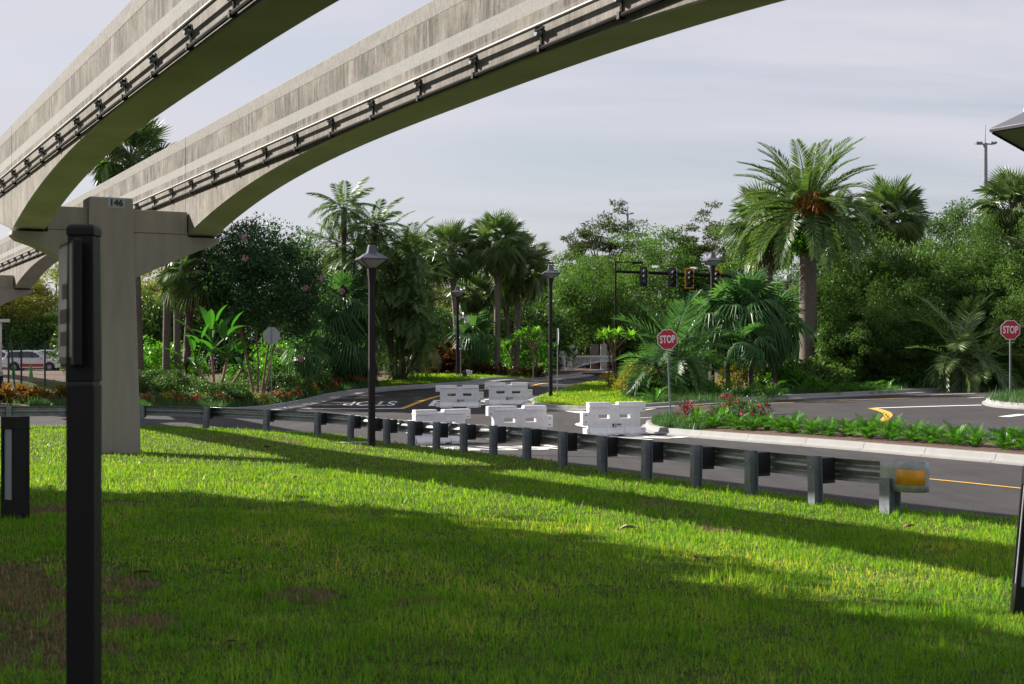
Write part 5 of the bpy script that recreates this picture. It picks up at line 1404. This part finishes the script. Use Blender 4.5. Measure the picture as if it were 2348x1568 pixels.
# plumeria trees with thin stems
def plumeria(px, D, ytop, r, label, off=0.12, seed=1):
    b = T(px, D, off); h = at(px, ytop, D).z - b.z
    root = thing('plumeria_tree', b, label, 'tree', 'plumeria trees'); rnd = random.Random(seed); rng = np.random.default_rng(seed)
    t = MB(); C = []; A = []
    for k in range(9):
        a = k * 2.4 + rnd.random(); rr = r * math.sqrt((k + 0.5) / 9); tip = Vector((math.cos(a) * rr, math.sin(a) * rr, h - 0.35 - 0.45 * (rr / r) * rnd.random()))
        s = Vector((0, 0, h * rnd.uniform(0.35, 0.6)))
        t.tube([s, s.lerp(tip, 0.6) + Vector((0, 0, 0.1)), tip], [0.04, 0.035, 0.028], 5)
        for q in range(22):
            a2 = q * 2.4 + rnd.random(); el = 1.1 - 1.6 * q / 22 + rnd.uniform(-.2, .2)
            C.append(tip); A.append((math.cos(a2) * math.cos(el), math.sin(a2) * math.cos(el), math.sin(el)))
    t.tube([(0, 0, -0.05), (0.03, 0.02, h * 0.4), (0, 0, h * 0.65)], [0.06, 0.05, 0.04], 6).build('trunk', M['bark_pale'], root)
    C = np.array([c[:] for c in C]); A = np.array(A); n = len(C)
    ob('crown', np_mesh('crown', leaves(C, A, np.tile([0, 0, 1.0], (n, 1)) + rng.normal(size=(n, 3)) * .2, rng.uniform(.35, .52, n), rng.uniform(.12, .17, n)), L['plume']), root)
    return root
pt = plumeria(1404, 72, 749, 1.10, 'bright green plumeria tree on thin legs on the grass island', seed=4)
for dx in (-0.20, 0.15, 0.4): MB().tube([(dx, -0.15, -0.05), (dx * 0.9, -0.1, 1.9)], 0.035, 5).build('support_stake', M['bark'], pt)
MB().box((0.42, -0.3, 0.12), (0.16, 0.1, 0.28)).build('white_box', M['white_metal'], pt)
plumeria(1172, 88, 772, 1.1, 'plumeria among the middle palm trunks', seed=5)
plumeria(1222, 86, 745, 1.3, 'plumeria just left of the island lamp post', seed=6)
plumeria(1030, 90, 790, 1.0, 'plumeria behind the camera lamp post', seed=7)
# crotons, cordylines
def rosette(name, label, px, D, off, kind, heads, size, seed, group, cat='plant', n=14):
    b = T(px, D, off); root = thing(name, b, label, cat, group); rnd = random.Random(seed)
    far = D > 70; FV = []; FF = []
    for k in range(heads):
        p = Vector((rnd.uniform(-1, 1) * size * (0.0 if heads == 1 else 0.5), rnd.uniform(-.5, .5) * size * (0.0 if heads == 1 else 0.5), rnd.uniform(0.0, 0.5) * size))
        if far:
            rr = size * rnd.uniform(0.7, 1.0)
            for i in range(n):
                me = FR[kind][i % len(FR[kind])]; az = i * 2.39996 + rnd.uniform(-.2, .2); el = 1.45 * (1 - i / n) + rnd.uniform(-.12, .12)
                mx = Matrix.Translation(p) @ (Matrix.Rotation(az, 4, 'Z') @ Matrix.Rotation(-el, 4, 'Y')) @ Matrix.Scale(rr, 4); o_ = len(FV)
                FV += [tuple(mx @ v.co) for v in me.vertices]; FF += [tuple(q + o_ for q in pl.vertices) for pl in me.polygons]
        else: head(root, kind, p, size * rnd.uniform(0.7, 1.0), n, rnd, 0.0, 1.45, name='leaf')
        MB().tube([(p.x * 0.7, p.y * 0.7, -0.05), (p.x, p.y, p.z + 0.02)], 0.018, 4).build('stem', M['bark'], root)
    if far:
        m_ = bpy.data.meshes.new('foliage'); m_.from_pydata(FV, [], FF); m_.materials.append(FR[kind][0].materials[0]); ob('foliage', m_, root)
    return root
for k, px in enumerate((6, 30, 54, 78, 102, 148)):
    rosette('croton_plant', f'orange and yellow croton behind the guard rail at the left edge, {ORD[k]} from the left', px, 55 + (k % 3) * 0.8, 0.12, 'croton', 9, 0.62, 200 + k, 'crotons at the left edge', n=11)
rosette('croton_plant', 'brown and orange croton beside the far camera lamp post', 1018, 84, 0.12, 'croton_dark', 8, 1.3, 231, 'crotons along the far bed', n=14)
rosette('croton_plant', 'taller rusty croton behind the camera lamp post', 1008, 88, 0.12, 'croton_dark', 9, 1.9, 232, 'crotons along the far bed', n=14)
for k, (px, D) in enumerate(((1095, 86), (1120, 85), (1150, 86), (1190, 88), (1228, 91), (1240, 93), (1262, 97), (1274, 99))):
    rosette('croton_plant', f'low rusty croton on the mulch under the middle palms, {ORD[k]} from the left', px, D, 0.12, 'croton_dark', 5, 0.75, 240 + k, 'low rusty crotons', n=11)
rosette('red_cordyline', 'dark red cordyline showing right of the gate cabinets', 1418, 104, 0.12, 'cordy', 10, 2.0, 260, 'red cordylines')
rosette('red_cordyline', 'dark red cordyline behind the left tip of the arching palm', 1446, 105, 0.12, 'cordy', 9, 1.9, 261, 'red cordylines')
rosette('red_cordyline', 'crimson cordyline at the tip of the plant island', 1582, 48.2, 0.12, 'cordy', 3, 0.75, 262, 'red cordylines', n=16)
rosette('red_cordyline', 'small crimson cordyline behind the first low palms of the island', 1640, 47.5, 0.12, 'cordy', 2, 0.5, 263, 'red cordylines', n=12)
for k, (px, D, w, h, lab) in enumerate([(1452, 66, 1.0, 1.3, 'yellow croton shrub at the edge of the grass island'), (1490, 66.5, 0.8, 1.1, 'yellow croton shrub left of the middle stop sign'), (1395, 72, 0.5, 0.7, 'small yellow shrub below the plumeria'), (1690, 69, 0.9, 1.2, 'yellow shrub showing between the fan palm trunks'), (1740, 72, 0.9, 1.1, 'yellow shrub behind the right fan palm trunk')]):
    bush('yellow_croton', lab, px, D, w, h, 'yellow', 95 + k % 2, 0.16, 22, 60, group='yellow crotons', aspect=0.35)
bush('tawny_shrub', 'big tawny olive shrub behind the gate', 1335, 108, 2.6, 4.0, 'olive', 98, 0.30, 40, 120, aspect=0.15)
bush('tawny_shrub', 'dark green shrub behind the gate cabinets', 1290, 110, 2.0, 3.2, 'broad', 99, 0.24, 40, 110)
# flowering plants of the left bed
xs_ = [345, 372, 398, 425, 452, 480, 508, 538, 566, 596, 640, 662, 684, 706, 730, 752, 775, 798, 820, 842]
for k, px in enumerate(xs_):
    f = (px - 345) / 500; D = kd(px) + 1.9 + (k * 7 % 3) * 0.35
    fl = [('flower_red', 9), (None, 0), ('flower_red', 7), ('flower_red', 8)][k % 4]
    bush('ixora_plant', f'low bedding plant with red-orange blossom in the left bed, {["1st","2nd","3rd","4th","5th","6th","7th","8th","9th","10th","11th","12th","13th","14th","15th","16th","17th","18th","19th","20th"][k]} from the pylon' if fl[0] else f'low yellow-green bedding plant in the left bed, {["1st","2nd","3rd","4th","5th","6th","7th","8th","9th","10th","11th","12th","13th","14th","15th","16th","17th","18th","19th","20th"][k]} from the pylon',
         px, D, 0.42, 0.55, 'yellow' if not fl[0] else 'cover', 110 + k % 4, 0.10, 22, 40, cat='plant', group='bedding plants of the left bed', flower=fl[0], nfl=fl[1], gap=1.2)
# rose bushes and coonties of the plant island
for k, (px, D, w, h, lab) in enumerate([(1668, 45.5, 0.33, 0.95, 'slim rose bush with small red flowers on the plant island, left one'), (1702, 44.6, 0.33, 0.85, 'slim rose bush with small red flowers on the plant island, middle one'), (1738, 43.6, 0.35, 0.90, 'slim rose bush with small red flowers on the plant island, right one')]):
    bush('rose_bush', lab, px, D, w, h, 'cover', 130 + k, 0.07, 20, 60, cat='plant', group='rose bushes', flower='flower_rose', nfl=4, csize=0.3)
COON = [(1596, 44.6), (1636, 43.4), (1655, 44.6), (1690, 42.2), (1724, 41.6), (1758, 41.8), (1790, 40.4), (1820, 39.8), (1862, 38.9), (1900, 38.1), (1946, 37.6), (1994, 36.6), (2044, 35.8), (2096, 34.9), (2140, 34.3), (2190, 33.5), (2236, 32.8), (2302, 32.0), (2352, 31.4), (2400, 30.6)]
for k, (px, D) in enumerate(COON):
    rnd = random.Random(300 + k); b = T(px, D + 0.45, 0.12)
    root = thing('coontie_plant', b, f'low green coontie on the plant island, {["1st","2nd","3rd","4th","5th","6th","7th","8th","9th","10th","11th","12th","13th","14th","15th","16th","17th","18th","19th","20th"][k]} in the row counted from the red cordyline', 'plant', 'coontie row')
    head(root, 'coontie', (0, 0, 0.02), rnd.uniform(0.48, 0.66), 26, rnd, 0.55, 1.45, spread=0.09)
    MB().tube([(0, 0, -0.05), (0, 0, 0.05)], [0.07, 0.05], 8).build('crown_base', M['bark'], root)

# ------------------------------------------------------------------ grass and ground cover (uncountable)
def blades(name, X, Y, Z0, h, w, m, label, cat='grass', tilt=0.75, seed=1):
    rng = np.random.default_rng(seed); n = len(X)
    if cat == 'grass': h = h * (1 + 0.32 * np.sin(X * 9.1 + 2 * np.sin(Y * 4.3)) * np.sin(Y * 7.7 + 2 * np.sin(X * 3.9)) + 0.30 * np.sin(X * 2.3 + Y * 1.1) * np.sin(Y * 2.9 - X * 1.7))
    az = rng.random(n) * 2 * PI; ln = h * (0.40 + 0.75 * rng.random(n) + 0.9 * rng.random(n) ** 6); ti = np.abs(rng.normal(0, tilt, n))
    B = np.stack([X, Y, Z0], 1); D_ = np.stack([np.cos(az) * np.sin(ti), np.sin(az) * np.sin(ti), np.cos(ti)], 1)
    s2 = az + PI / 2 + rng.normal(0, .5, n); S = np.stack([np.cos(s2), np.sin(s2), np.zeros(n)], 1) * (w * (0.7 + 0.6 * rng.random(n)))[:, None] / 2
    V = np.stack([B - S, B + S, B + D_ * ln[:, None]], 1)
    o = ob(name, np_mesh(name, V, m)); return tag(o, label, cat, kind='stuff')
def lawn_pts(n, d0, d1, seed, margin=2.5, side=0.40):
    rng = np.random.default_rng(seed)
    D_ = np.sqrt(rng.random(n) * (d1 * d1 - d0 * d0) + d0 * d0); X = (rng.random(n) * 2 - 1) * (D_ * side + margin)
    k = inside(lawn_poly_s, X, D_); return X[k], D_[k]
PATCH = [(*gp(70, 1330), 0.75), (*gp(110, 1370), 0.6), (*gp(40, 1460), 0.6), (*gp(150, 1440), 0.55), (*gp(120, 1500), 0.5), (*gp(270, 1350), 0.35), (*gp(300, 1440), 0.3), (*gp(690, 1375), 0.3), (*gp(350, 1445), 0.22), (*gp(255, 1385), 0.25),
         (*gp(520, 1010), 0.95), (*gp(560, 1014), 0.7), (*gp(650, 1018), 0.6), (*gp(250, 1160), 0.5), (*gp(90, 1175), 0.5), (*gp(820, 1035), 0.5), (*gp(1640, 1220), 0.35), (*gp(1500, 1160), 0.4), (*gp(960, 1390), 0.2)]
def thin(X, Y, seed):
    """bare, worn patches"""
    rng = np.random.default_rng(seed); keep = np.ones(len(X)); 
    wob = 0.35 * np.sin(X * 5.1 + Y * 2.3) + 0.3 * np.sin(X * 11 - Y * 7) + 0.25 * np.sin(Y * 13 + X * 3)
    for a, b, r in PATCH:
        d = np.sqrt((X - a) ** 2 + ((Y - b) * 0.8) ** 2) / r
        keep = np.minimum(keep, np.clip((d + wob * 0.6 - 0.55) * 1.8, 0.06, 1))
    keep = keep * (0.62 + 0.38 * np.sin(X * 31 + 3 * np.sin(Y * 17)) * np.sin(Y * 29 + 3 * np.sin(X * 13)))
    return rng.random(len(X)) < keep
for q, (n, d0, d1, h, w) in enumerate(((230000, 5.5, 10.5, 0.058, 0.0065), (230000, 10.5, 16, 0.055, 0.0085), (230000, 16, 26, 0.055, 0.012), (230000, 26, 46, 0.058, 0.019))):
    X, Y = lawn_pts(n, d0, d1, 500 + q); k = thin(X, Y, 600 + q)
    Z = gh(X, Y) + 0.018
    blades('lawn_grass', X[k], Y[k], Z[k], h, w, L['grass'], ['short green lawn grass closest to the camera', 'short green lawn grass around the bollard light', 'lawn grass between the two monorail shadows', 'sunlit lawn grass around the pylon foot'][q], seed=700 + q)
    k2 = np.zeros(len(X), bool)
    for a, b, r in PATCH: k2 |= ((X - a) ** 2 + (0.8 * (Y - b)) ** 2) < (r * 0.85) ** 2
    k2 &= ~k
    if k2.sum() > 50: 
        s = np.where(k2)[0]
        blades('dry_grass', X[s], Y[s], Z[s], h * 0.7, w, L['grass_dry'], ['dry brown grass in the worn patches close by', 'dry brown grass around the bollard light', 'dry brown grass in the middle of the lawn', 'dry brown grass near the guard rail'][q], seed=720 + q, tilt=1.25)
# taller tufts and loose clippings break up the turf
rng = np.random.default_rng(77)
X, Y = lawn_pts(900, 6.0, 24, 78); n_ = len(X)
k = rng.integers(0, n_, 13000); tx = X[k] + rng.normal(0, 0.035, len(k)); ty = Y[k] + rng.normal(0, 0.035, len(k))
blades('grass_tufts', tx, ty, gh(tx, ty) + 0.018, 0.10, 0.008 + 0.0004 * Y[k], L['grass'], 'taller uncut tufts scattered over the lawn', seed=79, tilt=0.5)
X, Y = lawn_pts(16000, 5.5, 40, 80); blades('grass_clippings', X, Y, gh(X, Y) + 0.045, 0.07, 0.004 + 0.0004 * Y, L['grass_dry'], 'straw coloured clippings lying loose on the lawn', seed=81, tilt=1.5)
def fill(poly, n, seed):
    rng = np.random.default_rng(seed); P = np.array([(p[0], p[1]) for p in poly]); a, b = P.min(0), P.max(0)
    X = rng.uniform(a[0], b[0], n); Y = rng.uniform(a[1], b[1], n); k = inside([tuple(p) for p in P], X, Y); return X[k], Y[k]
X, Y = fill(verge_a, 90000, 1); blades('verge_grass', X, Y, gh(X, Y) + 0.13, 0.08, 0.035, L['grass'], 'green grass of the far verge behind the left kerb', seed=2)
X, Y = fill(verge_b, 90000, 3); blades('verge_grass', X, Y, gh(X, Y) + 0.13, 0.08, 0.030, L['grass'], 'sunlit grass of the island with the lamp post', seed=4)
# liriope edging along the left kerb, ferny cover along the right one
def band(line, d0, d1, n, seed, ylim=None):
    rng = np.random.default_rng(seed); P = resample(line, 0.5); i = rng.integers(0, len(P) - 1, n); f = rng.random(n); d = rng.uniform(d0, d1, n)
    X = np.empty(n); Y = np.empty(n)
    for k in range(n):
        a, b = P[i[k]], P[i[k] + 1]; t = (b - a).normalized(); p = a.lerp(b, f[k]) + Vector((-t.y, t.x)) * d[k]; X[k], Y[k] = p.x, p.y
    return X, Y
seg_l = [p for p in left_line if -19 < p.x < -6.6 and p.y < 76]
X, Y = band(seg_l, 0.25, 1.5, 26000, 11); blades('edging_grass', X, Y, gh(X, Y) + 0.10, 0.30, 0.030, L['cover'], 'tufted dark green edging along the kerb of the left bed', 'edging', 0.6, 12)
X, Y = band([p for p in left_line if -60 < p.x < -12], 1.5, 9, 14000, 13); blades('edging_grass', X, Y, gh(X, Y) + 0.10, 0.28, 0.05, L['cover'], 'low green cover at the back of the left bed', 'ground cover', 0.8, 14)
seg_r = [p for p in wedge_line if p.x > 6.0 and p.y < 95]
X, Y = band(seg_r, 0.4, 3.4, 42000, 15); blades('edging_grass', X, Y, gh(X, Y) + 0.10, 0.30, 0.035, L['cover'], 'dark green ground cover behind the long right kerb', 'ground cover', 0.7, 16)
# fern-like cover plants behind the right kerb
FC = 'ferny plants along the right kerb'
nth = lambda k: str(k + 1) + ('th' if 10 <= (k + 1) % 100 <= 20 else {1: 'st', 2: 'nd', 3: 'rd'}.get((k + 1) % 10, 'th'))
for k in range(34):
    px = 1500 + k * 26 + (k * 17) % 11; 
    q = gp(px, 929 - (px - 1480) * 0.0555, 0.1); dd = 1.4 + (k * 29 % 10) * 0.30
    D = q[1] + dd
    rnd = random.Random(800 + k); b = T(px, D, 0.12)
    root = thing('fern_plant', b, f'low ferny plant behind the long right kerb, {nth(k)} from the left', 'plant', FC)
    head(root, 'coontie', (0, 0, 0.02), rnd.uniform(0.55, 0.95), 12, rnd, 0.1, 1.3, spread=0.15)
for k, (px, D, w, h, lab) in enumerate([(1800, 67, 1.1, 1.2, 'big leaved plant at the foot of the date palm'), (1760, 68, 1.0, 1.0, 'leafy plant left of the date palm foot'), (1850, 68.5, 1.0, 1.3, 'leafy plant right in front of the date palm trunk'), (1900, 69, 1.1, 1.1, 'leafy plant below the hedge next to the date palm'), (1585, 64.5, 0.9, 0.8, 'dark leafy plant right of the middle stop sign post'), (1475, 63.5, 0.7, 0.5, 'greyish low shrub at the tip of the right bed'), (2090, 71, 1.0, 1.0, 'leafy plant under the middle of the hedge'), (2310, 71, 1.0, 1.2, 'leafy plant behind the right stop sign')]):
    bush('leafy_plant', lab, px, D, w, h, 'cover' if k > 3 else 'bright' if k == 0 else 'bamboo', 140 + k % 3, 0.24, 24, 60, cat='plant', group='leafy plants of the right bed', aspect=0.4)
# little plants on the right island
X, Y = fill([(p.x, p.y) for p in ri_poly], 9000, 21); blades('edging_grass', X, Y, gh(X, Y) + 0.10, 0.28, 0.03, L['cover'], 'low green cover on the small right island', 'ground cover', 0.6, 22)
X, Y = band([p for p in isl_poly if p.x < 5.3 and p.y > 42], 0.2, 1.1, 2500, 23)
blades('edging_grass', X, Y, gh(X, Y) + 0.10, 0.26, 0.03, L['cover'], 'tufts of dark edging at the tip of the plant island', 'ground cover', 0.6, 24)

# ------------------------------------------------------------------ trees beyond the left edge whose shade falls across the lawn
OFF = 'shade trees beyond the left edge'
for k, (x, y, h, r) in enumerate([(-14.2, 17.9, 9.3, 5.0), (-13.0, 11.0, 10.5, 4.8), (-10.6, 13.4, 9.2, 3.9), (-22, 21.3, 14.2, 5.0), (-14, 4, 12.5, 5.2), (-21, 11, 14, 5.5)]):
    tree('shade_tree', f'broad shade tree out of view at the left, {ORD[k]} in the row', 'tree', (x, y, g1(x, y)), h, r, h * 0.36, 'shade', 150, L['broad'], leaf=0.48, clusters=215, per=58, group=OFF, csize=0.20, lumps=0.12)

# ------------------------------------------------------------------ fallen leaves and twigs
lm = mat('fallen_leaf_brown', (0.20, 0.095, 0.05), 0.8, var=0.4, vscale=20); lm2 = mat('fallen_leaf_pale', (0.36, 0.29, 0.20), 0.8, var=0.3, vscale=20)
def litter(px, py, s, label, m, rz):
    s *= 0.62; x, y = gp(px, py, 0.02); mb = MB(); K = 6; rows = []
    for i in range(K + 1):
        t = i / K; w = s * 0.30 * math.sin(PI * min(1, 0.05 + 0.93 * t)); z = 0.055 + s * (0.05 * math.sin(t * 5) + 0.16 * t * t)
        rows.append([(s * (t - 0.5), -w, z + w * 0.7), (s * (t - 0.5), 0, z), (s * (t - 0.5), w, z + w * 0.5)])
    mb.add([p for r in rows for p in r], [(i*3+j, i*3+j+1, (i+1)*3+j+1, (i+1)*3+j) for i in range(K) for j in (0, 1)])
    o = mb.build('fallen_leaf', m, None, (x, y, g1(x, y)), (0, 0, rz), smooth=True)
    so = o.modifiers.new('thickness', 'SOLIDIFY'); so.thickness = 0.003
    tag(o, label, 'leaf', 'fallen leaves')
litter(2083, 1216, 0.26, 'curled brown dead leaf on the lawn near the guard rail end', lm, 0.4)
litter(1440, 1220, 0.30, 'pale dry leaf lying in the shade in the middle of the lawn', lm2, 0.1)
litter(675, 1101, 0.20, 'small dark dead leaf on the sunlit grass', lm, 0.9)
litter(612, 1030, 0.35, 'brown leaf lying at the shadow edge near the pylon', lm, 0.2)
litter(325, 1325, 0.24, 'brown twig-like leaf right of the dark sign post', lm, 0.15)
litter(115, 1122, 0.14, 'tiny brown leaf between the bollard light and the sign post, upper one', lm, 0.5)
litter(95, 1214, 0.12, 'tiny brown leaf just right of the bollard light', lm, 1.2)
litter(530, 1485, 0.12, 'small brown leaf low in the foreground grass', lm, 0.3)
litter(1418, 1360, 0.12, 'small dark leaf in the shaded grass below the middle', lm, 0.8)
litter(1945, 1103, 0.16, 'bright yellow leaf beside the last guard rail post', M['yellow_paint'], 1.4)
